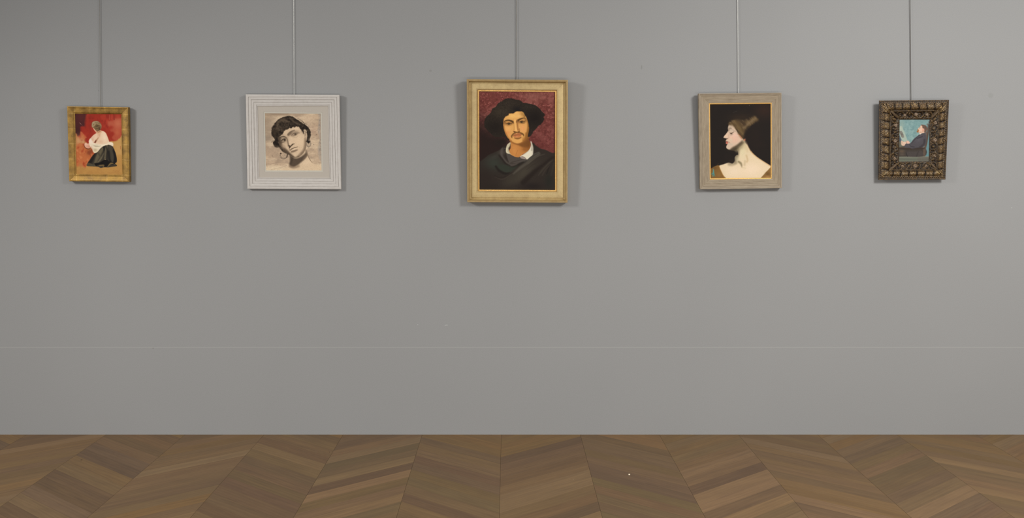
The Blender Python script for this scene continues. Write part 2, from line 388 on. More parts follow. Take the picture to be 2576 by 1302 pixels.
def paint_charcoal_head(P):
    P.view(660, 278, 8.1375)
    P.fill((186, 161, 134))
    P.mottle(.010, .020, (162, 140, 118), .35, .7, .8, 3); P.mottle(.006, .016, (208, 184, 154), .45, .75, .8, 6)
    P.blob(120, 330, 190, 330, (152, 134, 114), .75); P.blob(110, 560, 120, 90, (142, 127, 110), .7); P.blob(330, 85, 300, 40, (138, 118, 98), .7)
    P.blob(960, 180, 160, 110, (204, 178, 148), .7); P.blob(1060, 420, 90, 140, (178, 148, 124), .6); P.blob(150, 900, 150, 120, (182, 156, 130), .6)
    P.poly([(20,1140),(300,1130),(520,1170),(900,1150),(1250,1080),(1250,1260),(20,1260)], (216, 194, 162), 50, .85, rough=20)
    st = P.mask([(1140,40),(1230,40),(1230,1000),(1150,960),(1130,800),(1160,600),(1130,400),(1160,200)], 18, rough=16, freq=.02)
    P.lay(st, (162, 148, 134), .7); P.mottle(.03, .02, (126, 117, 108), .5, .7, .6, 8, m=st)
    P.mottle(.03, .06, (150, 128, 106), .6, .85, .35, 31, ang=-35)
    for (x, y) in ((1046,694),(208,924),(924,1138),(735,1190),(1098,492)): P.oval(x, y, 9, 9, (104, 88, 76), 4, .8)
    for (a, b) in (((60,548),(230,535)), ((1000,490),(1110,500)), ((70,1000),(560,1004)), ((180,1200),(500,1120)), ((160,1090),(330,1040)), ((1060,440),(1190,330))):
        P.stroke([a, ((a[0]+b[0])/2, (a[1]+b[1])/2 + 8), b], 5, (128, 110, 92), 3, .6)
    # neck and chest
    P.poly([(880,760),(905,850),(945,950),(1030,1065),(1150,1110),(1230,1180),(1100,1240),(400,1240),(500,1160),(560,1110),(572,1000),(560,900)], (208, 182, 150), 12, .9)
    P.blob(930, 1060, 130, 70, (216, 190, 158), .8)
    P.poly([(556,880),(620,950),(700,970),(800,930),(880,860),(880,790),(912,880),(905,930),(850,1000),(780,1060),(720,1110),(640,1150),(560,1130),(566,1020)], (84, 70, 58), 24)
    P.poly([(860,900),(925,900),(880,960),(820,1010)], (110, 92, 74), 20, .6)
    P.stroke([(560,1130),(640,1160),(740,1130)], 40, (140, 118, 96), 26, .8)
    P.stroke([(905,800),(930,920),(970,1000),(1020,1066)], [8, 10, 12, 5], (118, 98, 80), 5, .9); P.stroke([(620,930),(600,1010),(575,1080)], 40, (66, 55, 46), 20, .6)
    # face
    P.poly([(380,430),(520,390),(590,350),(660,320),(760,330),(830,400),(880,430),(905,480),(908,600),(900,700),(880,790),(836,870),(770,930),(690,962),(620,945),(560,905),(480,870),(405,830),(376,740),(340,680),(330,590),(350,520)], (204, 177, 146), 8)
    fm = P.mask([(380,430),(520,390),(590,350),(660,320),(760,330),(830,400),(880,430),(905,480),(908,600),(900,700),(880,790),(836,870),(770,930),(690,962),(620,945),(560,905),(480,870),(405,830),(376,740),(340,680),(330,590),(350,520)], 10)
    P.clip(fm)
    P.view(690, 310, 14.46)
    P.blob(900, 640, 240, 260, (216, 188, 155), .9); P.blob(820, 210, 160, 60, (216, 188, 156), .8); P.blob(600, 560, 90, 130, (214, 187, 156), .8)
    P.stroke([(170,560),(215,760),(320,910),(440,1030),(550,1130),(660,1210)], [170, 130, 140, 150, 130, 90], (92, 76, 61), 50, .97)
    P.stroke([(330,1000),(440,1080),(560,1170),(680,1240)], 110, (74, 62, 50), 40, .9)
    P.blob(350, 830, 90, 70, (172, 148, 122), .9, 30); P.blob(330, 420, 70, 50, (180, 155, 130), .8, -20)
    P.stroke([(1130,560),(1120,900),(1010,1090),(880,1190)], [70, 110, 130, 100], (124, 104, 84), 50, .9)
    P.stroke([(880,1200),(760,1240),(660,1230)], 60, (96, 80, 64), 30, .8)
    P.blob(780, 1130, 110, 60, (206, 180, 148), .9); P.blob(1000, 300, 50, 60, (150, 128, 105), .6); P.blob(1060, 350, 40, 60, (120, 100, 82), .7)
    # right eye of the sheet
    P.blob(610, 375, 130, 60, (118, 99, 80), .9, -38); P.blob(740, 330, 150, 60, (146, 125, 103), .85, -20); P.blob(880, 350, 60, 35, (130, 110, 90), .7)
    P.stroke([(510,415),(560,352),(640,292),(740,258)], [80, 70, 46, 22], (104, 87, 70), 20, .85)
    P.blob(750,405,110,60,(110,92,75),.7,-25); P.oval(730, 424, 64, 28, (158, 136, 112), 12, .85, -28); P.oval(764, 398, 36, 30, (80, 66, 53), 10, .95); P.oval(820, 385, 22, 22, (120, 102, 84), 6, .7)
    P.stroke([(632,460),(660,400),(720,358),(800,350),(862,362)], [14, 16, 20, 18, 8], (90, 75, 61), 7, .9)
    P.stroke([(650,380),(720,335),(800,325)], 10, (200, 174, 146), 5, .8)
    P.stroke([(630,465),(690,462),(760,445),(810,420)], [14, 10, 12, 14], (110, 92, 75), 7, .8); P.stroke([(680,500),(770,520),(840,490)], 16, (176, 151, 124), 10, .8)
    # left eye
    P.blob(320, 600, 170, 120, (104, 88, 71), .9, -10)
    P.stroke([(195,540),(270,490),(360,485),(430,520),(470,570)], [26, 36, 38, 34, 12], (70, 58, 46), 14, .9)
    P.stroke([(250,590),(300,555),(370,545)], 22, (172, 150, 126), 10, .85)
    P.oval(335, 645, 50, 30, (150, 130, 108), 12, .9, -38); P.oval(384, 604, 34, 36, (54, 44, 36), 10, .97); P.stroke([(262,640),(300,600),(350,565),(410,560)], 20, (62, 51, 41), 8, .95)
    P.stroke([(285,690),(330,690),(380,660),(415,620)], [22, 16, 12, 10], (84, 69, 56), 8, .85); P.blob(250, 700, 50, 60, (86, 71, 57), .85); P.blob(180, 640, 60, 110, (72, 60, 49), .9)
    # nose
    P.stroke([(430,520),(470,620),(490,720),(505,820)], [50, 46, 44, 50], (150, 128, 104), 22, .55); P.stroke([(455,530),(490,620),(505,720),(525,820)], [14, 22, 26, 40], (92, 76, 61), 12, .85)
    P.blob(590, 690, 50, 80, (214, 187, 156), .9, -8); P.blob(560, 760, 40, 24, (198, 170, 140), .8)
    P.poly([(520,780),(560,800),(610,800),(650,745),(740,735),(735,748),(680,775),(640,820),(600,850),(580,890),(545,905),(530,850)], (74, 61, 49), 8)
    P.stroke([(540,900),(560,960),(580,980)], 24, (128, 108, 88), 12, .8)
    # mouth
    P.poly([(570,985),(600,930),(660,895),(720,870),(780,860),(860,845),(790,880),(720,905),(640,945)], (150, 127, 103), 8, .9)
    P.stroke([(570,978),(625,930),(690,905),(740,878),(800,868),(858,850)], [18, 20, 14, 16, 12, 6], (68, 56, 45), 5, .95)
    P.blob(730, 930, 70, 26, (218, 192, 160), .95, -25); P.stroke([(620,1010),(700,990),(790,945)], 12, (176, 150, 124), 8, .7)
    P.stroke([(630,1030),(710,1010),(800,975),(850,960)], [60, 70, 50, 20], (120, 100, 81), 20, .9)
    P.clip(); P.view(660, 278, 8.1375)
    # ear
    P.poly([(835,400),(870,388),(898,410),(912,500),(910,590),(890,615),(876,560),(866,480),(846,440)], (196, 170, 140), 5)
    P.stroke([(858,420),(884,450),(876,510)], [8, 12, 8], (92, 76, 62), 5, .8); P.stroke([(842,440),(862,500),(882,600)], 10, (130, 110, 90), 6, .7)
    # hair
    hr = P.poly([(204,350),(228,318),(262,262),(322,196),(395,150),(480,124),(560,112),(640,138),(700,186),(770,226),(845,280),(902,318),(952,372),(976,420),(986,500),(966,570),(950,640),(912,650),(892,630),(908,590),(912,480),(896,410),(862,386),(836,400),(850,470),(820,440),(780,375),(740,340),(700,330),(662,350),(640,338),(612,344),(590,368),(556,352),(520,388),(470,400),(440,440),(410,492),(366,524),(338,566),(332,640),(352,700),(400,760),(420,830),(388,800),(350,752),(300,752),(262,740),(232,690),(226,640),(262,600),(232,552),(196,500),(190,420)], (54, 45, 37), 9, rough=12, freq=.07)
    P.clip(hr)
    P.mottle(.03, .03, (32, 27, 24), .4, .7, .9, 7); P.mottle(.06, .03, (88, 75, 61), .55, .8, .7, 17, ang=-20)
    P.stroke([(300,380),(330,250),(430,200),(520,230)], [20, 50, 60, 30], (104, 88, 71), 24, .6, rough=12); P.stroke([(560,150),(640,230),(760,290)], 26, (90, 76, 62), 14, .6, rough=8)
    P.stroke([(290,370),(400,345),(510,335)], 30, (96, 81, 66), 20, .5, rough=14, freq=.08); P.blob(350, 400, 40, 22, (100, 86, 70), .7)
    P.blob(270, 640, 40, 70, (30, 26, 24), .8); P.stroke([(600,320),(700,300),(800,340)], 16, (34, 29, 26), 8, .6)
    P.stroke([(300,740),(400,770)], 30, (92, 78, 64), 14, .8)
    P.clip()
    P.stroke([(190,650),(225,615),(260,620)], 8, (96, 82, 68), 5, .7, rough=4); P.stroke([(235,690),(260,740),(300,755)], 12, (110, 94, 78), 6, .6, rough=4)
    P.stroke([(560,112),(640,128),(700,168),(790,212),(860,262),(915,318)], [6, 14, 12, 18, 14, 6], (202, 180, 150), 5, .8)
    P.stroke([(720,170),(800,205),(850,256),(905,290)], [3, 6, 9, 4], (58, 48, 40), 3, .9); P.stroke([(760,200),(820,240),(900,318)], 6, (72, 60, 50), 4, .8)
    P.stroke([(320,190),(400,146),(500,116),(600,108)], 5, (206, 186, 158), 3, .7)
    for (x0, y0, x1, y1) in ((900,270,950,330),(880,250,930,300),(310,180,340,200)): P.stroke([(x0,y0),(x1,y1)], 4, (120, 100, 82), 3, .6)
    # earrings
    P.stroke([(390,862),(440,880),(500,876)], 5, (120, 102, 84), 3, .9); P.stroke([(400,880),(425,930),(470,900),(425,910)], 5, (130, 112, 92), 3, .8)
    for i in range(11):
        a = math.radians(-30 + i * 23); x = 440 + 72 * math.cos(a); y = 905 + 72 * math.sin(a)
        P.oval(x, y, 13, 13, (86, 72, 60), 4, .95); P.oval(x - 2, y - 2, 7, 7, (206, 184, 156), 3, .9 if i > 2 else .2)
    P.oval(380, 874, 15, 15, (64, 53, 44), 4); P.stroke([(520,890),(500,950)], 20, (70, 58, 48), 6, .8)
    P.poly([(905,600),(950,590),(975,630),(950,670),(925,660)], (36, 31, 28), 8, .95)
    for i in range(13):
        a = math.radians(-100 + i * 25); x = 942 + 42 * math.cos(a); y = 670 + 68 * math.sin(a)
        P.oval(x, y, 11, 11, (74, 62, 52), 3, .95); P.oval(x, y, 6, 6, (224, 206, 180), 2.5, .95)
    P.stroke([(905,640),(940,690),(925,730)], 5, (110, 94, 78), 3, .8)
    P.mottle(.05, .12, (120, 102, 84), .62, .85, .25, 41); P.blur(.45); P.grain(.09)

def paint_bearded_hat(P):
    P.view(1200, 225, 10.015)
    P.fill((104, 54, 48))
    P.mottle(.006, .006, (128, 74, 66), .42, .68, .9, 2); P.mottle(.02, .02, (86, 42, 37), .45, .72, .7, 5)
    P.mottle(.034, .034, (156, 92, 84), .58, .8, .8, 9); P.mottle(.05, .05, (150, 62, 70), .66, .85, .7, 13); P.mottle(.07, .04, (170, 112, 96), .68, .86, .6, 19, ang=40)
    P.blob(1450, 180, 420, 160, (136, 88, 76), .45); P.blob(1300, 170, 500, 60, (140, 90, 80), .25)
    k = sm((P.Y - 250 - .55 * P.X) / 900); P.lay(k * sm((1250 - P.X) / 700), (37, 27, 24), .97)
    P.lay(sm((P.Y - 500) / 1300) * sm((P.X - 1000) / 400), (86, 40, 38), .6); P.lay(sm((130 - P.X) / 130), (70, 38, 34), .6)
    P.lay(sm((P.X - 1900) / 70), (64, 34, 30), .7); P.lay(sm((80 - P.Y) / 30), (60, 36, 30), .8)
    # cloak
    P.view(1200, 350, 10.015)
    ck = P.poly([(20,620),(100,545),(200,470),(300,390),(420,335),(560,270),(640,205),(720,140),(760,250),(900,380),(1050,420),(1200,430),(1340,300),(1395,90),(1490,165),(1600,232),(1700,258),(1800,300),(1900,345),(2060,380),(2060,1400),(20,1400)], (46, 39, 34), 14)
    P.clip(ck)
    P.blob(420, 600, 280, 220, (52, 56, 48), .85); P.blob(640, 330, 130, 90, (70, 62, 55), .8); P.blob(450, 440, 160, 60, (58, 55, 49), .7, -25)
    P.blob(200, 1000, 260, 340, (42, 34, 30), .8); P.blob(500, 1200, 600, 120, (40, 33, 29), .8)
    P.blob(1150, 850, 520, 180, (66, 60, 50), .85, -38); P.blob(850, 1000, 300, 120, (56, 50, 42), .8, -35)
    P.stroke([(640,230),(620,380),(700,520),(800,620),(900,640),(1050,600),(1200,540)], [70, 60, 50, 60, 60, 50, 30], (80, 72, 66), 26, .8)
    P.poly([(740,340),(800,365),(900,410),(1000,450),(1080,445),(1180,490),(1245,520),(1150,560),(1000,590),(880,600),(800,580),(760,470)], (76, 69, 63), 16, .9)
    P.stroke([(720,360),(745,450),(790,560)], [30, 26, 20], (48, 41, 36), 14, .9); P.stroke([(860,580),(1000,540),(1130,510)], [26, 20, 10], (58, 51, 45), 10, .8)
    P.stroke([(560,400),(640,500),(720,600),(820,660)], 40, (38, 32, 28), 20, .85)
    P.stroke([(820,700),(950,690),(1080,610),(1240,540)], [20, 50, 50, 20], (38, 34, 29), 18, .9)
    P.poly([(600,620),(760,650),(900,700),(1020,660),(900,780),(760,840),(600,790),(520,700)], (48, 52, 43), 30, .85)
    P.stroke([(480,680),(560,780),(720,860),(820,830)], [50, 60, 60, 20], (34, 29, 26), 24, .9); P.stroke([(440,900),(560,960),(700,940),(900,820)], [20, 34, 34, 10], (40, 33, 29), 14, .7)
    P.stroke([(460,940),(600,1000),(720,970),(900,850)], [10, 20, 20, 8], (66, 57, 49), 12, .55)
    P.stroke([(920,860),(1080,720),(1260,590),(1420,450),(1560,360)], [30, 70, 70, 60, 60], (82, 76, 66), 26, .7)
    P.stroke([(1280,620),(1400,520),(1540,420),(1700,370)], [16, 26, 22, 10], (88, 80, 68), 12, .5); P.stroke([(1180,560),(1300,500),(1420,380),(1560,320)], [10, 30, 30, 20], (86, 82, 74), 16, .6)
    P.stroke([(1250,760),(1400,640),(1560,560),(1760,450)], [10, 24, 24, 16], (50, 43, 36), 12, .75)
    P.stroke([(1160,1080),(1300,950),(1480,780),(1660,640),(1860,480),(1960,440)], [120, 120, 100, 60, 60, 40], (37, 30, 26), 40, .9)
    P.stroke([(1540,900),(1650,760),(1800,600),(1900,520)], [20, 40, 44, 20], (62, 55, 46), 18, .7); P.stroke([(1640,900),(1720,760),(1820,660)], 26, (66, 58, 49), 14, .5)
    P.stroke([(1750,860),(1790,740),(1830,660)], [30, 30, 10], (34, 29, 26), 12, .85); P.stroke([(1860,900),(1900,720),(1930,600)], 40, (56, 50, 42), 20, .6)
    P.blob(1800, 1050, 120, 240, (36, 36, 31), .8); P.blob(1400, 1180, 300, 110, (34, 28, 26), .8); P.stroke([(890,1230),(940,1200),(1010,1210)], 12, (52, 50, 44), 8, .6)
    P.clip()
    P.oval(706, 222, 12, 8, (150, 144, 136), 5, .7); P.blob(620, 60, 240, 130, (34, 27, 23), .9)
    # neck
    nk = P.poly([(820,-40),(842,60),(850,150),(845,225),(815,270),(812,320),(840,375),(900,410),(970,440),(1045,450),(1090,425),(1150,375),(1220,335),(1300,270),(1336,200),(1344,110),(1322,50),(1296,0),(1280,-60)], (182, 120, 62), 6)
    P.clip(nk)
    P.blob(950, 270, 90, 160, (196, 132, 70), .8); P.blob(1290, 120, 90, 190, (104, 62, 28), .95); P.poly([(840,0),(880,60),(1000,120),(1150,200),(1260,200),(1360,60),(1360,-60),(840,-60)], (112, 70, 34), 34, .9)
    P.blob(1200, 250, 90, 70, (138, 84, 40), .8); P.stroke([(980,400),(1000,330),(1020,280)], 20, (160, 102, 52), 12, .5); P.blob(900, 60, 30, 80, (180, 116, 58), .7)
    P.clip()
    # collar
    P.poly([(835,75),(790,105),(758,140),(738,200),(728,280),(744,340),(800,364),(860,380),(930,420),(962,440),(915,410),(850,370),(822,318),(796,250),(802,200),(840,160),(850,110)], (188, 176, 146), 5)
    P.stroke([(842,110),(828,190),(812,230)], [10, 26, 16], (96, 82, 58), 8, .8); P.stroke([(745,220),(746,300),(790,345)], 16, (216, 204, 172), 8, .8); P.stroke([(790,270),(812,320),(830,360)], 8, (150, 134, 110), 4, .8)
    P.poly([(1348,70),(1356,40),(1388,112),(1410,190),(1414,262),(1402,380),(1336,440),(1256,506),(1215,470),(1150,425),(1078,440),(1110,410),(1160,378),(1232,330),(1304,268),(1340,205),(1356,140)], (214, 204, 180), 5)
    P.stroke([(1372,80),(1385,180),(1380,270)], [16, 40, 50], (160, 150, 132), 16, .85); P.stroke([(1400,200),(1395,320),(1380,400)], [8, 20, 8], (176, 164, 146), 8, .7)
    P.stroke([(1310,280),(1240,335),(1150,395)], 10, (168, 150, 122), 6, .7)
    P.poly([(1088,452),(1142,430),(1190,452),(1234,500),(1180,492),(1110,474)], (146, 130, 120), 5); P.stroke([(1082,448),(1142,428),(1200,450),(1250,504)], 6, (120, 100, 84), 3, .9)
    # face
    P.view(1255, 270, 14.467)
    P.stroke([(900,120),(990,300),(1060,500),(1110,700),(1100,880),(1060,1040)], 60, (44, 34, 28), 16); P.stroke([(300,230),(190,400),(150,600),(170,780),(230,960),(330,1120)], 50, (44, 34, 28), 16)
    fc = P.poly([(330,200),(440,150),(620,120),(860,130),(960,280),(1010,400),(1050,520),(1080,620),(1095,720),(1085,850),(1060,960),(1040,1060),(1000,1150),(920,1230),(820,1290),(700,1326),(600,1312),(500,1270),(400,1200),(340,1130),(290,1050),(244,960),(205,850),(176,740),(160,640),(158,540),(180,440),(240,340)], (210, 154, 86), 9)
    P.clip(fc)
    P.blob(520, 310, 280, 120, (230, 178, 102), .95); P.blob(650, 200, 100, 60, (228, 176, 104), .8); P.blob(870, 240, 110, 120, (166, 122, 64), .9); P.blob(730, 320, 90, 60, (226, 178, 110), .7)
    P.blob(940, 320, 60, 80, (130, 92, 48), .8)
    P.blob(860, 760, 130, 150, (220, 152, 92), .9); P.blob(330, 780, 150, 130, (224, 164, 96), .8); P.blob(330, 930, 110, 90, (212, 138, 78), .8)
    P.stroke([(1030,430),(1070,560),(1085,700),(1070,850),(1040,1000),(1000,1150)], [60, 80, 100, 110, 110, 110], (132, 86, 38), 42, .95)
    P.stroke([(1000,950),(980,1080),(900,1200)], 90, (140, 92, 42), 40, .8)
    P.stroke([(165,470),(160,640),(185,800),(240,960),(330,1110),(430,1220)], [60, 80, 80, 90, 90, 80], (158, 102, 52), 34, .8)
    P.stroke([(430,1230),(560,1310),(700,1330),(840,1290),(940,1210)], [60, 60, 50, 70, 90], (146, 94, 44), 26, .8)
    P.blob(680, 1210, 130, 55, (214, 156, 84), .9); P.blob(880, 1130, 50, 70, (176, 120, 62), .7); P.blob(400, 1090, 60, 80, (206, 142, 80), .6)
    # sockets
    P.blob(350, 560, 190, 80, (156, 108, 60), .9); P.blob(225, 570, 60, 70, (132, 90, 48), .85); P.blob(490, 540, 60, 60, (150, 102, 54), .85)
    P.blob(840, 500, 190, 84, (156, 108, 60), .9, -8); P.blob(700, 520, 50, 70, (140, 92, 48), .85); P.blob(970, 470, 50, 50, (130, 88, 46), .8)
    # brows
    P.stroke([(185,545),(225,498),(290,474),(370,474),(440,494),(500,526),(540,580)], [14, 30, 44, 54, 62, 70, 30], (80, 55, 30), 15, .95)
    P.stroke([(645,530),(680,490),(740,446),(810,414),(880,394),(930,394),(975,420)], [50, 76, 66, 48, 36, 28, 12], (88, 60, 32), 15, .95)
    # eyes
    P.stroke([(280,560),(340,530),(410,535)], 24, (204, 146, 84), 10, .8)
    P.blob(370, 600, 130, 56, (150, 104, 58), .75); P.oval(378, 606, 84, 22, (130, 98, 58), 9, .95, -3); P.oval(364, 600, 42, 30, (60, 45, 28), 9, .95); P.oval(350, 592, 7, 6, (120, 104, 80), 3, .7); P.oval(450, 590, 20, 14, (176, 118, 70), 6, .7)
    P.stroke([(262,604),(310,580),(370,568),(430,580),(485,600)], [14, 24, 28, 24, 12], (74, 50, 28), 9, .95)
    P.stroke([(285,632),(350,650),(420,640),(460,622)], [8, 12, 10, 6], (118, 78, 44), 6, .8); P.stroke([(260,650),(350,680),(440,650)], 14, (184, 126, 70), 10, .7)
    P.stroke([(770,480),(840,462),(920,480)], 20, (206, 150, 88), 9, .8)
    P.blob(850, 538, 130, 52, (150, 104, 58), .75); P.oval(856, 546, 80, 22, (128, 96, 56), 9, .95, 4); P.oval(822, 534, 42, 30, (58, 44, 28), 9, .95); P.oval(806, 524, 7, 6, (124, 108, 84), 3, .7)
    P.stroke([(738,547),(780,512),(840,498),(910,508),(962,534)], [12, 22, 26, 22, 10], (76, 51, 28), 9, .95)
    P.stroke([(760,562),(830,592),(900,588),(940,568)], [8, 12, 12, 8], (112, 74, 42), 7, .85); P.blob(740, 545, 24, 20, (176, 110, 68), .7)
    # nose
    P.stroke([(585,480),(592,600),(605,720),(625,820)], [70, 56, 52, 66], (230, 174, 104), 18, .9)
    P.stroke([(655,480),(672,600),(686,720),(700,820)], [50, 52, 50, 50], (152, 102, 56), 18, .88); P.stroke([(548,560),(560,700),(550,820)], [30, 36, 44], (194, 140, 78), 14, .8)
    P.oval(735, 825, 26, 42, (168, 118, 66), 10, .85); P.stroke([(745,760),(760,820),(758,860)], 12, (140, 92, 48), 7, .7); P.blob(625, 850, 36, 26, (230, 172, 106), .9)
    P.stroke([(525,860),(560,888),(610,896),(660,905),(710,896),(762,868)], [14, 38, 36, 40, 42, 16], (104, 66, 32), 9, .92); P.oval(575, 882, 26, 12, (74, 44, 22), 5, .9); P.oval(718, 888, 28, 12, (78, 48, 24), 5, .9)
    # moustache and mouth
    P.stroke([(650,914),(590,924),(540,954),(492,1004),(466,1052),(480,1106)], [24, 44, 52, 56, 54, 20], (112, 76, 40), 14, .92)
    P.stroke([(710,908),(780,926),(840,954),(888,988),(904,1044)], [24, 54, 62, 54, 20], (104, 69, 35), 14, .92)
    P.poly([(520,1036),(548,990),(600,945),(650,958),(700,925),(760,945),(832,1000),(770,1006),(690,1010),(610,1030)], (166, 102, 63), 10)
    P.poly([(522,1042),(600,1034),(690,1014),(800,1010),(812,1030),(770,1072),(690,1092),(600,1086),(560,1066)], (186, 114, 68), 10)
    P.stroke([(518,1036),(600,1030),(680,1010),(760,1008),(830,1000)], [8, 12, 10, 12, 8], (120, 64, 38), 5, .9); P.blob(650, 1045, 50, 16, (212, 146, 96), .8)
    P.stroke([(570,1106),(650,1130),(740,1120),(810,1080)], [30, 54, 56, 24], (124, 80, 42), 16, .9); P.stroke([(505,1075),(540,1050)], 16, (190, 130, 72), 8, .7)
    P.clip()
    P.blob(1120, 820, 30, 60, (84, 46, 34), .8); P.stroke([(400,1212),(500,1282),(620,1328),(740,1328),(860,1280),(970,1195),(1040,1100)], [20,34,40,50,60,60,40], (132, 84, 42), 26, .75)
    # wild dark hair
    P.view(1200, 225, 10.015)
    hr = P.poly([(190,880),(198,790),(236,690),(300,636),(368,566),(396,486),(480,440),(520,372),(580,328),(650,290),(700,248),(790,226),(880,234),(980,262),(1070,276),(1122,310),(1160,345),(1260,350),(1360,376),(1460,402),(1562,472),(1622,544),(1672,596),(1702,640),(1672,700),(1682,760),(1620,862),(1540,912),(1490,980),(1412,1060),(1392,1110),(1342,1170),(1306,1190),(1294,1120),(1312,1000),(1300,900),(1284,800),(1244,700),(1204,640),(1170,580),(1120,552),(1050,556),(980,558),(935,590),(905,604),(840,600),(800,612),(790,650),(720,680),(672,730),(664,800),(660,900),(672,990),(700,1080),(740,1170),(820,1270),(760,1270),(700,1190),(560,1200),(430,1180),(360,1110),(290,1050),(236,985),(196,930)], (42, 35, 29), 8, rough=9, freq=.035)
    P.clip(hr)
    P.blob(620, 560, 300, 220, (58, 50, 40), .8); P.blob(800, 350, 250, 100, (54, 46, 38), .7); P.blob(1250, 450, 220, 80, (50, 43, 35), .6)
    P.mottle(.09, .09, (76, 66, 53), .58, .85, .5, 4); P.mottle(.07, .07, (26, 22, 20), .5, .8, .5, 14); P.blob(1450, 720, 260, 240, (28, 23, 21), .85); P.blob(450, 950, 260, 200, (30, 25, 22), .7)
    P.blob(1010, 500, 120, 70, (28, 25, 26), .8)
    P.clip()
    P.stroke([(672,740),(720,690),(790,655),(800,615),(850,605),(930,600),(980,560),(1120,556)], 14, (120, 78, 40), 8, .35)
    P.blur(.45); P.grain(.07); P.stroke([(0,0),(1,1)], 1, (40,35,30), 1, 0)

def paint_profile(P):
    P.view(1780, 255, 6.353)
    P.fill((33, 28, 25)); P.blob(900, 150, 190, 150, (50, 35, 28), .8); P.mottle(.01, .01, (38, 31, 27), .5, .85, .5); P.stroke([(410,180),(470,158)], 8, (52, 48, 44), 6, .8)
    P.oval(668, 70, 4, 4, (110, 100, 90), 2); P.blob(760, 560, 150, 300, (38, 30, 26), .6)
    # soft hair mass
    P.blob(540, 270, 230, 90, (46, 36, 28), .9)
    # neck, shoulders
    sk = P.poly([(185,1030),(260,1000),(340,975),(400,990),(436,950),(440,890),(470,855),(492,850),(486,790),(470,740),(520,690),(560,630),(610,630),(640,680),(665,740),(710,810),(785,880),(880,945),(1012,1030),(1012,1060),(930,1130),(850,1240),(270,1240),(215,1110)], (212, 190, 156), 9)
    P.clip(sk)
    P.blob(560, 800, 70, 120, (206, 192, 154), .8); P.blob(700, 1080, 220, 130, (224, 200, 172), .8); P.blob(420, 1110, 160, 100, (220, 198, 170), .8); P.blob(620, 740, 40, 90, (190, 168, 128), .6, -20)
    P.stroke([(480,760),(470,850),(440,920),(440,970)], [60, 60, 50, 40], (104, 92, 70), 30, .85); P.blob(470, 930, 40, 60, (176, 164, 132), .7)
    P.stroke([(350,1000),(400,1000),(450,975)], 44, (150, 134, 106), 26, .8); P.stroke([(500,960),(535,990),(550,1045)], [30, 34, 12], (124, 110, 82), 14, .85); P.stroke([(600,950),(590,1010)], 30, (184, 164, 128), 16, .7)
    P.stroke([(620,860),(640,930),(630,960)], 24, (186, 160, 120), 16, .7); P.stroke([(640,680),(700,800),(790,884),(880,948),(1012,1034)], [14, 22, 20, 14, 14], (186, 138, 84), 12, .75)
    P.stroke([(560,1050),(600,1060)], 30, (206, 186, 150), 16, .7)
    P.stroke([(470,700),(540,660),(600,620)], 90, (120, 104, 78), 40, .55)
    P.clip()
    P.poly([(30,1100),(90,1050),(150,1020),(186,1020),(212,1090),(250,1170),(292,1240),(30,1240)], (118, 86, 46), 7); P.stroke([(186,1025),(225,1120),(285,1235)], 10, (160, 116, 62), 5, .7); P.blob(120, 1060, 40, 30, (96, 70, 40), .7)
    P.blob(390, 945, 60, 34, (40, 32, 27), .85, -20); P.blob(190, 1160, 50, 50, (132, 98, 54), .7); P.stroke([(98,1075),(100,1130),(92,1190)], [8, 26, 14], (84, 134, 126), 6, .9); P.stroke([(66,1160),(100,1140),(124,1190)], [10, 18, 8], (78, 126, 120), 6, .85)
    P.stroke([(84,1170),(100,1160),(110,1190)], 4, (50, 84, 84), 2, .8); P.stroke([(160,1002),(185,985)], 4, (90, 66, 42), 3, .6)
    P.poly([(1020,1050),(960,1095),(900,1160),(846,1240),(1020,1240)], (126, 94, 54), 7); P.blob(960, 1150, 40, 30, (100, 72, 40), .8); P.blob(960, 1200, 50, 20, (160, 118, 72), .7)
    # face
    P.view(1810, 295, 14.467)
    fc = P.poly([(380,170),(345,280),(322,340),(312,405),(324,480),(290,540),(240,610),(188,670),(160,712),(160,740),(200,752),(268,768),(300,775),(270,796),(244,830),(232,868),(250,896),(238,925),(250,962),(296,975),(276,1010),(256,1060),(262,1110),(300,1150),(360,1185),(480,1200),(620,1190),(740,1090),(860,980),(900,860),(840,760),(760,680),(660,540),(590,420),(540,330),(460,240)], (198, 172, 148), 8)
    P.clip(fc)
    P.blob(520, 760, 240, 180, (214, 172, 148), .9); P.blob(620, 790, 190, 130, (208, 166, 144), .5, -20); P.blob(560, 640, 110, 80, (216, 176, 156), .8); P.blob(430, 320, 110, 90, (168, 148, 126), .8); P.blob(400, 250, 90, 60, (120, 100, 76), .8)
    P.blob(260, 660, 80, 50, (216, 180, 150), .9, -45); P.blob(340, 530, 40, 50, (196, 168, 144), .8); P.blob(430, 820, 60, 60, (200, 180, 154), .8)
    P.stroke([(335,500),(350,430),(400,400),(450,425)], [30, 50, 54, 24], (130, 112, 94), 24, .8); P.stroke([(370,450),(380,500)], 24, (140, 120, 100), 12, .6)
    P.oval(450, 480, 70, 50, (186, 164, 144), 20, .8); P.stroke([(400,440),(480,430),(560,500)], 14, (150, 130, 112), 9, .5); P.stroke([(520,500),(600,510)], 30, (160, 134, 116), 14, .6)
    P.stroke([(378,562),(425,580),(470,568),(530,528)], [12, 30, 26, 6], (62, 48, 40), 12, .9); P.blob(436, 598, 44, 30, (66, 52, 42), .85); P.stroke([(360,620),(420,660),(500,620)], 26, (180, 150, 130), 14, .6)
    P.stroke([(330,640),(345,700),(350,740)], 22, (176, 146, 120), 14, .6); P.stroke([(180,750),(240,770),(290,780),(320,755)], [10, 22, 30, 16], (104, 74, 56), 8, .9)
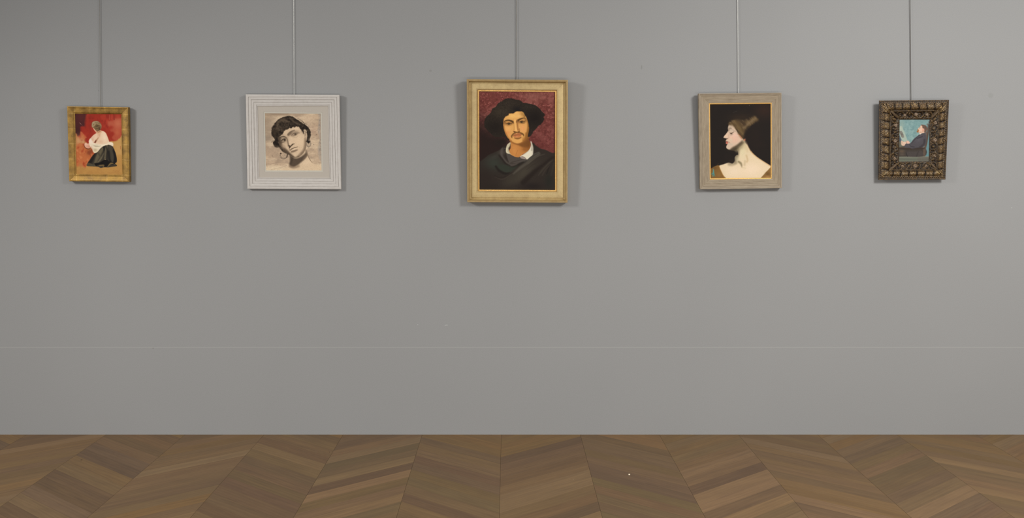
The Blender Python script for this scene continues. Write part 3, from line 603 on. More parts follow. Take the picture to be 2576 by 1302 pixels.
    P.blob(280, 820, 40, 40, (190, 170, 140), .8); P.stroke([(232,860),(260,866),(300,880)], [16, 22, 16], (156, 88, 72), 7, .9); P.stroke([(240,884),(300,888),(345,898),(375,912)], [8, 14, 14, 6], (64, 34, 28), 6, .95)
    P.oval(280, 925, 42, 30, (178, 88, 72), 8, .95); P.stroke([(250,960),(300,965)], 12, (140, 72, 60), 6, .6); P.stroke([(310,970),(360,950),(380,920)], 30, (170, 148, 128), 16, .6)
    P.blob(330, 1060, 70, 60, (190, 168, 146), .9); P.blob(420, 980, 80, 50, (184, 166, 146), .7)
    P.poly([(470,1090),(560,1040),(660,980),(760,900),(840,830),(900,930),(800,1060),(700,1200),(500,1240),(330,1230),(380,1170)], (74, 62, 46), 46, .92)
    P.stroke([(300,1160),(400,1190),(520,1170)], 40, (70, 58, 46), 22, .7); P.stroke([(345,190),(325,330),(318,420)], 26, (110, 96, 80), 16, .6)
    P.blob(780, 760, 60, 80, (206, 176, 146), .6); P.blob(860, 850, 60, 70, (176, 158, 126), .6)
    P.clip()
    P.blob(800, 1100, 130, 90, (176, 160, 124), .8, -30); P.blob(900, 1000, 80, 70, (190, 172, 134), .7); P.blob(580, 1170, 110, 70, (62, 52, 38), .85, -25)
    P.blob(740, 960, 80, 36, (92, 80, 58), .6, -35); P.stroke([(600,1240),(700,1150),(820,1020),(900,900)], [90,80,70,50], (138, 122, 92), 50, .55); P.stroke([(250,1180),(330,1215),(440,1240),(560,1262)], [30,60,80,60], (36, 30, 26), 34, .95); P.blob(560, 1290, 90, 60, (34, 28, 25), .9)
    # hair over the cheek and back to the knot
    P.view(1780, 255, 6.353)
    P.poly([(345,345),(395,300),(470,285),(560,300),(640,290),(700,250),(745,232),(795,268),(806,310),(750,345),(690,385),(650,420),(612,470),(590,530),(575,590),(545,585),(510,545),(480,490),(440,425),(395,380),(352,375)], (84, 66, 43), 24, .95, rough=14, freq=.05)
    P.stroke([(352,352),(390,340),(430,380),(470,440)], 24, (88, 70, 46), 16, .7)
    P.stroke([(765,275),(700,320),(630,370),(580,420)], [30, 44, 50, 30], (118, 98, 72), 28, .75); P.stroke([(340,330),(420,280),(540,285),(640,285),(700,250)], 30, (40,32,26), 22, .7); P.stroke([(430,330),(500,420),(550,520)], [30, 50, 40], (104, 84, 54), 20, .7)
    P.stroke([(540,330),(590,370),(560,330)], 50, (58, 44, 32), 24, .7); P.stroke([(480,300),(560,310),(640,300)], 30, (60, 48, 36), 18, .6)
    hm = P.mask([(345,345),(395,300),(560,300),(745,232),(806,310),(650,420),(575,590),(510,545),(440,425),(352,375)], 15)
    P.mottle(.012, .09, (122, 100, 70), .5, .8, .5, 6, ang=52, m=hm); P.mottle(.012, .08, (56, 43, 31), .55, .85, .45, 26, ang=50, m=hm)
    P.stroke([(650,410),(610,480),(590,560)], 30, (40, 32, 26), 20, .6)
    P.oval(598, 612, 15, 20, (196, 124, 92), 6, .95, 30); P.stroke([(500,530),(530,560),(545,590)], 12, (190, 108, 72), 8, .6); P.oval(575, 610, 12, 14, (150, 110, 84), 6, .7)
    P.poly([(600,640),(640,700),(690,790),(640,640),(610,560)], (40, 30, 26), 12, .7)
    P.blur(.45); P.grain(.06)

def paint_reader(P):
    P.view(2258, 295, 11.32)
    P.fill((112, 140, 138)); P.mottle(.014, .014, (128, 152, 148), .4, .7, .8); P.mottle(.02, .02, (98, 126, 126), .5, .75, .6, 8); P.blob(130, 200, 90, 130, (136, 152, 142), .7)
    P.lay(sm((110 - P.Y) / 50), (98, 124, 124), .6); P.poly([(820,300),(920,300),(920,1110),(790,1110),(800,800)], (88, 122, 126), 16, .85)
    # chair and room
    P.poly([(30,500),(70,530),(110,620),(130,700),(60,740),(30,720)], (74, 82, 92), 10); P.poly([(30,700),(120,700),(200,830),(30,850)], (92, 92, 80), 12)
    P.poly([(30,850),(740,850),(740,1115),(30,1115)], (60, 54, 49), 12); P.blob(130, 960, 90, 60, (92, 76, 60), .8); P.blob(140, 1050, 90, 50, (82, 72, 62), .8)
    P.poly([(855,230),(905,230),(895,330),(870,520),(840,720),(800,900),(780,1110),(720,1110),(740,900),(770,760),(790,560),(830,420)], (86, 72, 62), 7); P.stroke([(880,300),(850,520),(800,800)], 14, (60, 50, 44), 8, .7)
    P.poly([(30,1110),(880,1100),(880,1270),(30,1270)], (96, 98, 86), 6, smooth=False); P.stroke([(40,1122),(870,1112)], 14, (130, 128, 112), 5, .9); P.stroke([(60,1180),(560,1195),(860,1185)], 40, (84, 86, 76), 16, .6)
    P.stroke([(60,1240),(860,1235)], 8, (128, 126, 106), 5, .7); P.poly([(590,1130),(870,1125),(870,1230),(600,1235)], (92, 86, 78), 12, .6)
    P.stroke([(790,480),(800,560),(790,640)], 14, (110, 130, 128), 6, .8)
    P.oval(838, 208, 20, 24, (84, 74, 68), 6, .9); P.oval(836, 205, 9, 10, (116, 136, 134), 4, .8); P.oval(886, 142, 18, 26, (82, 72, 68), 6, .9); P.stroke([(880,170),(870,240)], [20, 34], (78, 66, 60), 7, .9)
    P.poly([(785,430),(812,405),(830,440),(820,490),(790,480)], (92, 78, 72), 7)
    # paper
    P.poly([(40,255),(132,252),(172,352),(222,470),(262,580),(282,664),(200,690),(130,640),(92,560),(55,430)], (150, 162, 148), 5, smooth=False); P.blob(90, 320, 60, 60, (164, 168, 152), .7)
    P.poly([(66,412),(130,402),(192,552),(142,580),(96,510)], (120, 116, 106), 7); P.mottle(.06, .06, (80, 76, 72), .5, .65, .8, 4, m=P.mask([(66,412),(130,402),(192,552),(142,580),(96,510)], 7))
    # trousers, suit
    P.poly([(250,990),(330,965),(520,965),(640,945),(710,990),(712,1104),(280,1106),(248,1050)], (66, 60, 57), 8); P.stroke([(250,1000),(262,1060),(290,1104)], 16, (34, 30, 28), 6, .8); P.stroke([(600,960),(560,1040),(540,1100)], 24, (52, 47, 45), 10, .7)
    P.stroke([(60,870),(300,890),(620,880),(745,870)], 46, (56, 46, 40), 12, .9); P.stroke([(580,855),(740,848)], 12, (120, 100, 86), 5, .9); P.stroke([(60,852),(300,860)], 10, (104, 88, 72), 5, .8); P.stroke([(730,890),(728,1080)], 14, (96, 80, 70), 6, .7)
    su = P.poly([(615,492),(660,470),(720,455),(772,446),(800,500),(812,600),(806,700),(770,800),(710,845),(600,862),(500,880),(430,896),(360,868),(250,858),(192,826),(206,776),(248,740),(340,744),(392,706),(440,640),(500,580),(560,535)], (72, 68, 71), 6)
    P.clip(su); P.blob(600, 620, 120, 90, (84, 80, 84), .7, -20); P.stroke([(560,600),(640,570),(700,550)], 24, (48, 45, 50), 10, .8); P.stroke([(620,500),(560,560),(470,650),(400,730)], [20, 22, 20, 20], (52, 49, 54), 9, .7)
    P.stroke([(760,640),(740,760),(640,840)], 50, (52, 47, 48), 24, .7); P.stroke([(350,770),(380,820),(480,840)], 20, (46, 43, 46), 9, .7); P.blob(300, 800, 70, 30, (80, 74, 78), .7); P.stroke([(390,900),(560,870),(700,850)], 30, (50, 45, 45), 12, .7); P.clip()
    P.poly([(618,478),(640,458),(690,448),(680,462),(634,488)], (214, 208, 192), 4)
    # hands
    P.poly([(108,700),(118,660),(150,670),(180,690),(246,690),(252,740),(220,770),(196,808),(140,800),(112,760)], (198, 168, 146), 6); P.stroke([(112,700),(150,712)], 8, (120, 96, 80), 4, .8); P.stroke([(118,735),(170,742)], 8, (150, 122, 102), 4, .7); P.blob(170, 790, 40, 16, (170, 140, 116), .7)
    P.stroke([(128,672),(190,690)], 7, (150, 120, 100), 3, .7)
    P.poly([(248,690),(276,664),(318,672),(352,716),(340,742),(280,746),(256,724)], (200, 160, 140), 6); P.stroke([(250,700),(270,730)], 10, (120, 88, 72), 5, .8)
    # head
    P.poly([(582,330),(604,300),(640,270),(662,232),(720,240),(764,300),(770,380),(762,440),(700,452),(640,466),(604,440),(590,400)], (202, 166, 142), 6); P.blob(650, 370, 30, 40, (208, 170, 146), .8); P.blob(640, 430, 40, 20, (170, 136, 112), .8); P.blob(700, 430, 50, 20, (190, 150, 128), .7)
    P.stroke([(618,288),(640,290)], 9, (120, 82, 60), 4, .8); P.stroke([(606,316),(636,308)], 7, (90, 64, 50), 4, .8); P.poly([(578,326),(588,318),(602,334),(596,344)], (206, 166, 140), 4)
    P.poly([(658,236),(670,216),(720,216),(786,236),(822,272),(842,330),(822,380),(782,432),(752,430),(752,370),(744,330),(706,316),(700,280),(684,244)], (98, 76, 64), 8, rough=3); P.blob(790, 300, 30, 60, (84, 66, 58), .7)
    P.poly([(540,408),(560,390),(566,350),(584,346),(604,372),(596,402),(590,428),(560,432)], (140, 92, 56), 6); P.stroke([(566,356),(602,366)], 10, (160, 108, 66), 5, .8)
    P.oval(722, 362, 26, 38, (206, 152, 130), 6, .95, 10); P.oval(720, 366, 12, 18, (160, 104, 84), 5, .8); P.stroke([(700,400),(740,398)], 12, (130, 92, 72), 6, .7)
    P.blur(.45); P.grain(.09)
# ------------------------------------------------------------------ frame materials
def gilt_material(name, light, dark, lap, metal=.45, rough=.42, wear=None, lip=None):
    t = NT(name); uv = t.coord('UV'); p = t.coord('Object')
    n1 = t.noise(p, 26, 4, .6); n2 = t.noise(p, 190, 3, .6)
    c = t.mix(t.ramp(n1, .34, .66), L4(dark), L4(light))
    c = t.mix(t.ramp(n2, .52, .74, 0, .5), c, t.mix(1., c, (.62, .56, .50, 1), 'MULTIPLY'))
    # overlaps of the gold leaf: brighter cross lines along the moulding
    s = t.new('ShaderNodeSeparateXYZ'); t.l.new(uv, s.inputs[0])
    u = t.math('ADD', s.outputs[0], t.math('MULTIPLY', t.noise(t.mapping(p, (40, 40, 40)), 1, 2), .004))
    fr = t.math('ABSOLUTE', t.math('SUBTRACT', t.math('FRACT', t.math('DIVIDE', u, .081)), .5))
    ln = t.ramp(fr, .0, .035, 1, 0)
    c = t.mix(t.math('MULTIPLY', ln, t.math('MULTIPLY', lap, t.ramp(n1, .35, .6))), c, L4((226, 190, 124)))
    if lip:
        fv = t.math('FRACT', s.outputs[1]); k = t.math('MULTIPLY', t.math('LESS_THAN', fv, lip[0]), t.ramp(t.noise(p, 45, 4, .7), .3, .7, .45, .95))
        c = t.mix(k, c, L4(lip[1]))
    if wear:
        w = t.noise(p, 60, 4, .7)
        c = t.mix(t.ramp(w, .60, .74, 0, .5), c, L4(wear))
    t.bump(n2, .25, .0008)
    return t.out(c, t.ramp(n1, .3, .7, rough, rough + .16), metal, .5)
def painted_wood_material(name, a, b, streak, lines=(), lcol=(110, 100, 88), lw=.0007):
    t = NT(name); uv = t.coord('UV'); p = t.coord('Object')
    n1 = t.noise(t.mapping(uv, (14, 420, 1)), 1, 3, .6); n2 = t.noise(p, 60, 3, .6); n3 = t.noise(p, 300, 2, .6)
    c = t.mix(t.ramp(n1, .35, .65), L4(a), L4(b))
    c = t.mix(t.ramp(n2, .4, .7, 0, .35), c, t.mix(1., c, (.82, .80, .78, 1), 'MULTIPLY'))
    c = t.mix(t.ramp(n1, .60, .72, 0, streak), c, t.mix(1., c, (.55, .50, .46, 1), 'MULTIPLY'))
    if lines:
        sy = t.new('ShaderNodeSeparateXYZ'); t.l.new(uv, sy.inputs[0]); fv = t.math('FRACT', sy.outputs[1])
        for q in lines:
            d = t.math('ABSOLUTE', t.math('SUBTRACT', fv, q / S))
            c = t.mix(t.math('MULTIPLY', t.ramp(d, lw * .4, lw, 1, 0), t.ramp(t.noise(p, 25, 3), .3, .6, .5, .95)), c, L4(lcol))
    t.bump(n3, .15, .0006)
    return t.out(c, .62, 0, .35)
def plain_material(name, c, rough=.7, metal=0., amt=.08, sc=120):
    t = NT(name); n = t.noise(t.coord('Object'), sc, 3, .6)
    col = t.mix(t.ramp(n, .3, .7), t.mix(1., L4(c), (1 - amt, 1 - amt, 1 - amt, 1), 'MULTIPLY'), L4(c))
    return t.out(col, rough, metal, .4)
def vertex_material(name, rough=.5, metal=0., spec=.35, bump=0.):
    t = NT(name); v = t.new('ShaderNodeVertexColor'); v.layer_name = 'Col'
    if bump: t.bump(t.noise(t.coord('Object'), 900, 2, .6), bump, .0005)
    return t.out(v.outputs[0], rough, metal, spec)

GOLD_WARM = gilt_material('worn_yellow_gilding', (168, 130, 60), (118, 88, 38), .30, .50, .40)
GOLD_PALE = gilt_material('pale_gilding', (192, 169, 121), (175, 151, 106), .06, .50, .44, wear=(166, 134, 84), lip=(5.3 / S, (150, 122, 78)))
GOLD_BRIGHT = plain_material('bright_gilding', (216, 170, 98), .36, .45, .18, 90)
GREY_WOOD = painted_wood_material('limed_grey_wood', (163, 148, 126), (138, 123, 102), .5, (2.5, 4.2, 6.7), (104, 90, 72), .0011)
WHITE_WOOD = painted_wood_material('off_white_painted_wood', (192, 186, 179), (182, 175, 167), .12, (6.5, 13.4, 19.8, 26.6, 29.4), (116, 108, 98))
MAT_BOARD = plain_material('taupe_mount_board', (174, 165, 153), .9, 0, .03)
SLIP = plain_material('pale_slip', (184, 178, 164), .8, 0, .05)
BACKING = plain_material('brown_backing_board', (86, 66, 46), .9, 0, .15)
STEEL = plain_material('brushed_steel', (176, 174, 168), .34, .85, .1, 400)
DULL_STEEL = plain_material('dull_grey_steel', (118, 114, 107), .42, .7, .1, 400)
DARK_STEEL = plain_material('dark_oxidised_steel', (66, 58, 50), .5, .5, .1, 400)
PAINT = vertex_material('oil_on_canvas', .55, 0, .05, .06)
PAPER = vertex_material('charcoal_on_paper', .8, 0, .04, .0)
BRONZE_GILT = vertex_material('carved_bronze_gilding', .46, .40, .4, .1)
DARK_WOOD = plain_material('dark_reddish_wood', (70, 46, 34), .6, 0, .25, 60)

class Hung:
    """A picture hung a little forward at the top; local x along, z up, -y out of the front."""
    def __init__(s, name, outer, sight, thick, recess, lean, label, cat):
        s.a = math.radians(lean); s.T = thick
        zb = min(wz(outer[2][1]), wz(outer[3][1])); xc = wx(sum(p[0] for p in outer) / 4)
        s.P0 = np.array([xc, -(thick * math.cos(s.a)) - .003, zb])
        s.U = np.array([0, -math.sin(s.a), math.cos(s.a)]); s.N = np.array([0, -math.cos(s.a), -math.sin(s.a)])
        s.e = bpy.data.objects.new(name, None); COL.objects.link(s.e); s.e.empty_display_size = .1
        s.e.location = s.P0; s.e.rotation_euler = (s.a, 0, 0)
        tag(s.e, label, cat)
        s.O = [s.local(p, 0) for p in outer]; s.I = [s.local(p, recess) for p in sight]
    def local(s, px, r):
        C = np.array([0, -DIST, HC]); d = np.array([(px[0] - VX) / F, 1., -(px[1] - VY) / F])
        P = s.P0 - r * s.N
        t = np.dot(P - C, s.N) / np.dot(d, s.N); X = C + t * d
        return np.array([X[0] - s.P0[0], np.dot(X - s.P0, s.U)])
    def moulding(s, name, A, B, prof, mat, step=.006, disp=None, smooth=True, sharp=32, color=None, back=None):
        """mitred moulding between quads A (outer) and B (inner): prof = [(t, h)], h outwards from the front plane"""
        V, Fc, UV, CO = [], [], [], []
        J = len(prof); ts = np.array([p[0] for p in prof]); hs = np.array([p[1] for p in prof])
        for side in range(4):
            a0, a1 = A[side], A[(side + 1) % 4]; b0, b1 = B[side], B[(side + 1) % 4]
            L = np.linalg.norm(a1 - a0); n = max(2, int(round(L / step)))
            k = np.linspace(0, 1, n + 1)[:, None]
            st = a0[None] + (b0 - a0)[None] * ts[:, None]; en = a1[None] + (b1 - a1)[None] * ts[:, None]   # J x 2
            pts = st[None] * (1 - k[..., None]) + en[None] * k[..., None]                              # n+1 x J x 2
            W = np.linalg.norm((b0 + b1) / 2 - (a0 + a1) / 2)
            d_end = np.minimum(np.abs(k - 0), np.abs(1 - k)) * L
            along = (np.linalg.norm(pts - st[None], axis=2)) + ts[None] * W          # distance from the mitred corner, measured at the outer edge
            H = np.repeat(hs[None], n + 1, 0)
            c = None
            if disp is not None:
                H, c = disp(side, along, np.repeat(ts[None], n + 1, 0), H, L)
            base = len(V)
            V.extend(np.stack([pts[..., 0], -H, pts[..., 1]], -1).reshape(-1, 3))
            UV.extend(np.stack([along, np.repeat(ts[None] * W, n + 1, 0) + side], -1).reshape(-1, 2))
            if c is not None: CO.extend(c.reshape(-1, 3))
            i = np.arange(n)[:, None] * J + np.arange(J - 1)[None] + base
            Fc.append(np.stack([i, i + 1, i + J + 1, i + J], -1).reshape(-1, 4))
        return mesh_obj(name, np.array(V), np.concatenate(Fc), mat, s.e, smooth=smooth, uvs=UV, cols=np.array(CO) if CO else None, sharp=sharp)
    def sheet(s, name, Q, h, painter, px_quad, res, mat, thick=.003):
        """flat canvas or paper with its own thickness, painted vertex by vertex"""
        w = np.linalg.norm(Q[1] - Q[0]); hgt = np.linalg.norm(Q[3] - Q[0])
        nx = int(w * S * res); ny = int(hgt * S * res)
        u, v = np.meshgrid(np.linspace(0, 1, nx), np.linspace(0, 1, ny))
        def bil(q): 
            q = [np.asarray(p, float) for p in q]
            return (q[0] * ((1 - u) * (1 - v))[..., None] + q[1] * (u * (1 - v))[..., None] + q[2] * (u * v)[..., None] + q[3] * ((1 - u) * v)[..., None])
        g = bil(px_quad); P = Painter(g[..., 0], g[..., 1]); painter(P)
        L = bil(Q)
        col = lin(np.clip(P.C, 2, 250)).reshape(-1, 3)
        V = np.stack([L[..., 0], np.full(L.shape[:2], -h), L[..., 1]], -1).reshape(-1, 3)
        i = (np.arange(ny - 1)[:, None] * nx + np.arange(nx - 1)[None])
        Fc = np.stack([i, i + nx, i + nx + 1, i + 1], -1).reshape(-1, 4)
        n0 = len(V); crn = [0, nx - 1, nx * ny - 1, nx * (ny - 1)]
        Vb = V[crn] + np.array([0, thick, 0]); V2 = np.concatenate([V, V[crn], Vb]); col2 = np.concatenate([col, np.full((8, 3), .15)])
        extra = np.array([[n0 + j, n0 + (j + 1) % 4, n0 + 4 + (j + 1) % 4, n0 + 4 + j] for j in range(4)] + [[n0 + 4, n0 + 5, n0 + 6, n0 + 7]])
        return mesh_obj(name, V2, np.concatenate([Fc, extra]), mat, s.e, cols=col2)
    def backing(s):
        q = [s.O[j] + (s.I[j] - s.O[j]) * .12 for j in range(4)]
        V = [(p[0], s.T - .0005, p[1]) for p in q] + [(p[0], s.T - .004, p[1]) for p in q]
        f = [(0,1,2,3),(7,6,5,4)] + [(j, j + 4, (j + 1) % 4 + 4, (j + 1) % 4) for j in range(4)]
        return mesh_obj('backing_board', V, f, BACKING, s.e)

def lerpq(A, B, t): return [a + (b - a) * t for a, b in zip(A, B)]
def pr(px_h, W):          # profile given as (pixels from the outer edge, height in mm) over a width of W pixels
    return [(p / W, h / 1000.) for p, h in px_h]

# ---------------- small gilt frame, kneeling woman
q_in = [(188.7,285.9),(305.2,287.2),(307.7,439.2),(192.1,438.0)]
f1 = Hung('framed_painting', [(168.7,267.1),(322.2,269.6),(325.4,457.3),(174.0,455.6)], q_in, .032, .007, 1.2,
          'small gilt framed painting of a kneeling bare-backed woman against red', 'painting')
f1.moulding('frame', f1.O, f1.I, pr([(0,-32),(0,-1),(.5,0),(2.2,.2),(3.0,-.8),(4,-1.6),(9,-2.6),(13,-3.8),(14.2,-4.2),(14.8,-2.6),(15.6,-1.9),(16.4,-2.6),(17,-5),(18.4,-6.4),(19.2,-7.2),(19.2,-11)], 19.2), GOLD_WARM)
f1.sheet('canvas', lerpq(f1.I, f1.O, .03), -.0088, paint_kneeling, q_in, 2, PAINT)
f1.backing()

# ---------------- white stepped frame, charcoal head
q_mat = [(648.4,267.2),(825.4,266.4),(829.0,446.6),(652.0,445.9)]
q_slip = [(662.8,281.3),(810.8,282.8),(812.6,431.9),(666.0,431.5)]
q_in = [(666.6,284.8),(807.1,286.0),(808.8,428.5),(669.2,428.2)]
f2 = Hung('framed_drawing', [(618.2,237.1),(853.4,238.2),(857.9,475.8),(622.4,474.4)], q_mat, .022, .009, 1.3,
          'charcoal drawing of a woman with hoop earrings in a stepped off-white frame', 'drawing')
pf = [(0,-22),(0,-.5),(.4,0)]
for x, h in ((6.3,0),(13.2,-1.7),(19.6,-3.4)):
    pf += [(x-1.2,h+.25),(x-.25,h-.1),(x-.1,h-2.2),(x+.25,h-2.4),(x+.4,h-1.6),(x+1.2,h-1.5)]
pf += [(25.6,-4.9),(26.3,-5.1),(26.6,-6.8),(27.0,-6.8),(27.3,-5.7),(29.0,-5.7),(29.7,-7.4),(30,-11)]
f2.moulding('frame', f2.O, f2.I, pr(pf, 30), WHITE_WOOD)
slip_o = [f2.local(p, .0115) for p in q_slip]; dr = [f2.local(p, .012) for p in q_in]
f2.moulding('mount', lerpq(f2.I, f2.O, .03), slip_o, [(0,-.013),(0,-.0095),(.985,-.0095),(.99,-.0103),(1,-.0106),(1,-.0125)], MAT_BOARD, step=.05, smooth=False, sharp=None)
f2.moulding('mount_slip', lerpq(slip_o, f2.O, .012), dr, [(0,-.0128),(0,-.0115),(.16,-.0108),(.85,-.0108),(1,-.0116),(1,-.0128)], SLIP, step=.05, smooth=False, sharp=None)
f2.sheet('drawing_sheet', lerpq(dr, f2.O, .02), -.0122, paint_charcoal_head, q_in, 2, PAPER, .001)
f2.backing()

# ---------------- large pale gilt cove frame, man in dark hat of hair
q_in = [(1205.3,229.9),(1396.5,231.3),(1396.4,477.7),(1206.2,476.5)]
f3 = Hung('framed_painting', [(1174.1,198.9),(1428.8,200.7),(1427.7,509.6),(1175.3,508.3)], q_in, .046, .024, 2.4,
          'large gilt framed portrait of a man with bushy dark hair and moustache', 'painting')
cove = [(0,-46),(0,-1.5),(.3,-.3),(1.4,0),(2.6,-.2),(3.3,-1.6),(3.7,-1.6),(4.0,-.6),(4.8,-.6),(5.3,-1.8),(5.5,-7),(5.9,-14),(6.8,-18.5),(8.2,-20.8),(9.4,-20.6),(10.6,-19.2),(12.4,-17.6),(13.0,-17.6),(15,-17.0),(18,-16.4),(22.5,-16.0),(23.8,-16.0),(24.0,-17.0),(24.4,-17.0),(24.6,-15.6),(25.6,-15.6),(26.2,-16.4),(27.2,-19.6),(27.4,-22)]
f3.moulding('frame', f3.O, f3.I, pr(cove + [(27.6,-26)], 31.2), GOLD_PALE)
def bead(side, along, t, H, L):
    x = along / .0048
    b = np.sqrt(np.clip(1 - ((x % 1) * 2 - 1) ** 2, 0, 1))
    m = np.clip(1 - np.abs((t - .42) / .40) ** 2, 0, 1)
    return H + .0016 * b * np.sqrt(m) , None
b_o = lerpq(f3.O, f3.I, .875)
f3.moulding('beaded_sight_edge', b_o, f3.I, [(0,-.026),(0,-.0225),(.1,-.0225),(.2,-.0225),(.3,-.0225),(.42,-.0225),(.55,-.0225),(.66,-.0225),(.78,-.0228),(.84,-.0222),(.95,-.0222),(1,-.0232),(1,-.028)], GOLD_BRIGHT, step=.0008, disp=bead, sharp=60)
f3.sheet('canvas', lerpq(f3.I, f3.O, .03), -.026, paint_bearded_hat, q_in, 2, PAINT)
f3.backing()

# ---------------- reeded grey frame, woman in profile
q_in = [(1786.3,262.5),(1938.6,261.1),(1938.8,446.6),(1788.3,448.2)]
q_gold = [(1783.1,259.2),(1941.4,257.8),(1942.0,449.9),(1785.2,451.6)]
f4 = Hung('framed_painting', [(1757.7,235.4),(1966.0,232.8),(1966.8,473.0),(1761.6,475.8)], q_in, .034, .012, 2.2,
          'dark profile portrait of a bare-shouldered woman in a reeded grey wood frame', 'painting')
pf = [(0,-34),(0,-.8),(.4,0),(1.9,.1),(2.3,-.9),(2.8,-1.1),(5.4,-3.6),(6.6,-4.2)]
x = 6.8
while x < 23.2:
    base = -4.0 - 5.0 * ((x - 6.8) / 18) ** 1.3
    pf += [(x + .15, base - 1.0), (x + .55, base - .15), (x + 1.0, base + .1), (x + 1.45, base - .2), (x + 1.8, base - 1.0)]
    x += 1.95 if int(x) % 3 else 2.2
pf += [(25.2,-10),(25.5,-11.5),(25.6,-14)]
t_g = 25.6 / 28.7
f4.moulding('frame', f4.O, lerpq(f4.O, f4.I, t_g + .002), [(a * 1.0, b) for a, b in pr(pf, 25.6)], GREY_WOOD, step=.004)
f4.moulding('gilt_slip', lerpq(f4.O, f4.I, t_g), f4.I, [(0,-.015),(0,-.0112),(.2,-.0104),(.5,-.0104),(.8,-.0114),(1,-.0126),(1,-.016)], GOLD_BRIGHT, step=.02)
f4.sheet('canvas', lerpq(f4.I, f4.O, .03), -.0142, paint_profile, q_in, 2, PAINT)
f4.backing()

# ---------------- heavy carved frame, man reading
q_in = [(2263.3,301.2),(2338.0,301.0),(2335.8,405.0),(2261.8,405.9)]
f5 = Hung('framed_painting', [(2212.1,252.6),(2387.6,250.8),(2378.4,451.2),(2209.8,452.2)], q_in, .038, .022, 2.2,
          'small portrait of a seated bearded man in a heavy carved bronze-gilt frame', 'painting')
def carve(side, along, t, H, L):
    px = t * 50; a = (along - L / 2) * S                 # pixels across, pixels along from the middle of the member
    n = fbm(a * .42 + 91 * side, px * .42, 3 + side, 3); n2 = fbm(a * .15 + 31 * side, px * .2, 23 + side, 2); n3 = vnoise(a * 1.1 + 7 * side, px * 1.1, 50 + side)
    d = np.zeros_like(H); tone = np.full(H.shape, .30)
    # outer leaf border
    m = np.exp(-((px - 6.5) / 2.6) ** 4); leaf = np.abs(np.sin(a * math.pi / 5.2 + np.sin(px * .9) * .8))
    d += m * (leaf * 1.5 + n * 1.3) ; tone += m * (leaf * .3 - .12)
    # gadrooned torus with scrolls
    m = np.exp(-((px - 17) / 8.2) ** 6); P_ = 20.; a0 = a; a = a + 5 * (fbm(a * .05 + 13 * side, px * .03, 77 + side, 2) - .5)
    ph = (a / P_) % 1; rib = np.exp(-((ph - .5) / .06) ** 2); c1 = ((ph - .5) * P_) ; 
    sc = np.sin(np.hypot((np.abs(c1) - 5.5), px - 15) * 1.35); bul = np.sqrt(np.clip(1 - ((ph - 0.0 + .5) % 1 * 2 - 1) ** 2, 0, 1))
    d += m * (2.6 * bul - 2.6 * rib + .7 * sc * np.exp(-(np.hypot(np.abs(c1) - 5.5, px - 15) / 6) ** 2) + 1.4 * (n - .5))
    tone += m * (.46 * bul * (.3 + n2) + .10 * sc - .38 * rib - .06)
    # fillets
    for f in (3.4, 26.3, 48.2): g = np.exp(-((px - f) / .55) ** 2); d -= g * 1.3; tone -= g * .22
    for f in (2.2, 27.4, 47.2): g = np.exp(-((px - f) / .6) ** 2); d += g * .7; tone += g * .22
    # hollow with trailing leaves
    m = np.exp(-((px - 37.5) / 9) ** 6); vine = np.sin(a * math.pi / 23 + side) * 5 + 37.5
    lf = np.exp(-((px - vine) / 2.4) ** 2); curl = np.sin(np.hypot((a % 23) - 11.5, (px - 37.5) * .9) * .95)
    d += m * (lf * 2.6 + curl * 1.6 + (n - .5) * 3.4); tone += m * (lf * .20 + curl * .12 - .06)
    # acanthus folds running into the corners
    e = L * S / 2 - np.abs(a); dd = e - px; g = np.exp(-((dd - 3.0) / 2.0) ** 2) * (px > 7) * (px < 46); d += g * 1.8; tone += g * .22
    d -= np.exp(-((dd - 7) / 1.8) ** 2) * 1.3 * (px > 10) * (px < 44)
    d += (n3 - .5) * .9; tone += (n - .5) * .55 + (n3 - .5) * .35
    edge = np.clip((t - .012) * 60, 0, 1) * np.clip((1 - t) * 40, 0, 1)
    H2 = H + d / 1000 * edge
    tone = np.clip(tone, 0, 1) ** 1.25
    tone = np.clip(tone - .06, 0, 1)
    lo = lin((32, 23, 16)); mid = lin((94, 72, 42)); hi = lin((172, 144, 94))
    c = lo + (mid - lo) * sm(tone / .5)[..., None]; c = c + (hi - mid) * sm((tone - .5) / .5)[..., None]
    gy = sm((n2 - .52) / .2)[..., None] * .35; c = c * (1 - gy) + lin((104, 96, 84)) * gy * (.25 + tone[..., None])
    return H2, c
xs = list(np.arange(0, 50.01, .62)); env = []
for v in xs:
    if v < 4: h = -.5 - .2 * v
    elif v < 10: h = -1.6
    elif v < 25: h = -1.6 + 6.5 * math.sin((v - 10) / 15 * math.pi) - 4 * (v - 10) / 15
    elif v < 28: h = -6.4
    elif v < 46: h = -7.5 - 9 * ((v - 28) / 18) - 3.5 * math.sin((v - 28) / 18 * math.pi)
    else: h = -16.5 - (v - 46) * .9
    env.append((v / 50, h / 1000))
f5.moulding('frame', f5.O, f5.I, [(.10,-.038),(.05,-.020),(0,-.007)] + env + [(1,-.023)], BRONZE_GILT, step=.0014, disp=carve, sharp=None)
f5.sheet('canvas', lerpq(f5.I, f5.O, .02), -.0215, paint_reader, q_in, 3, PAINT)
f5.backing()
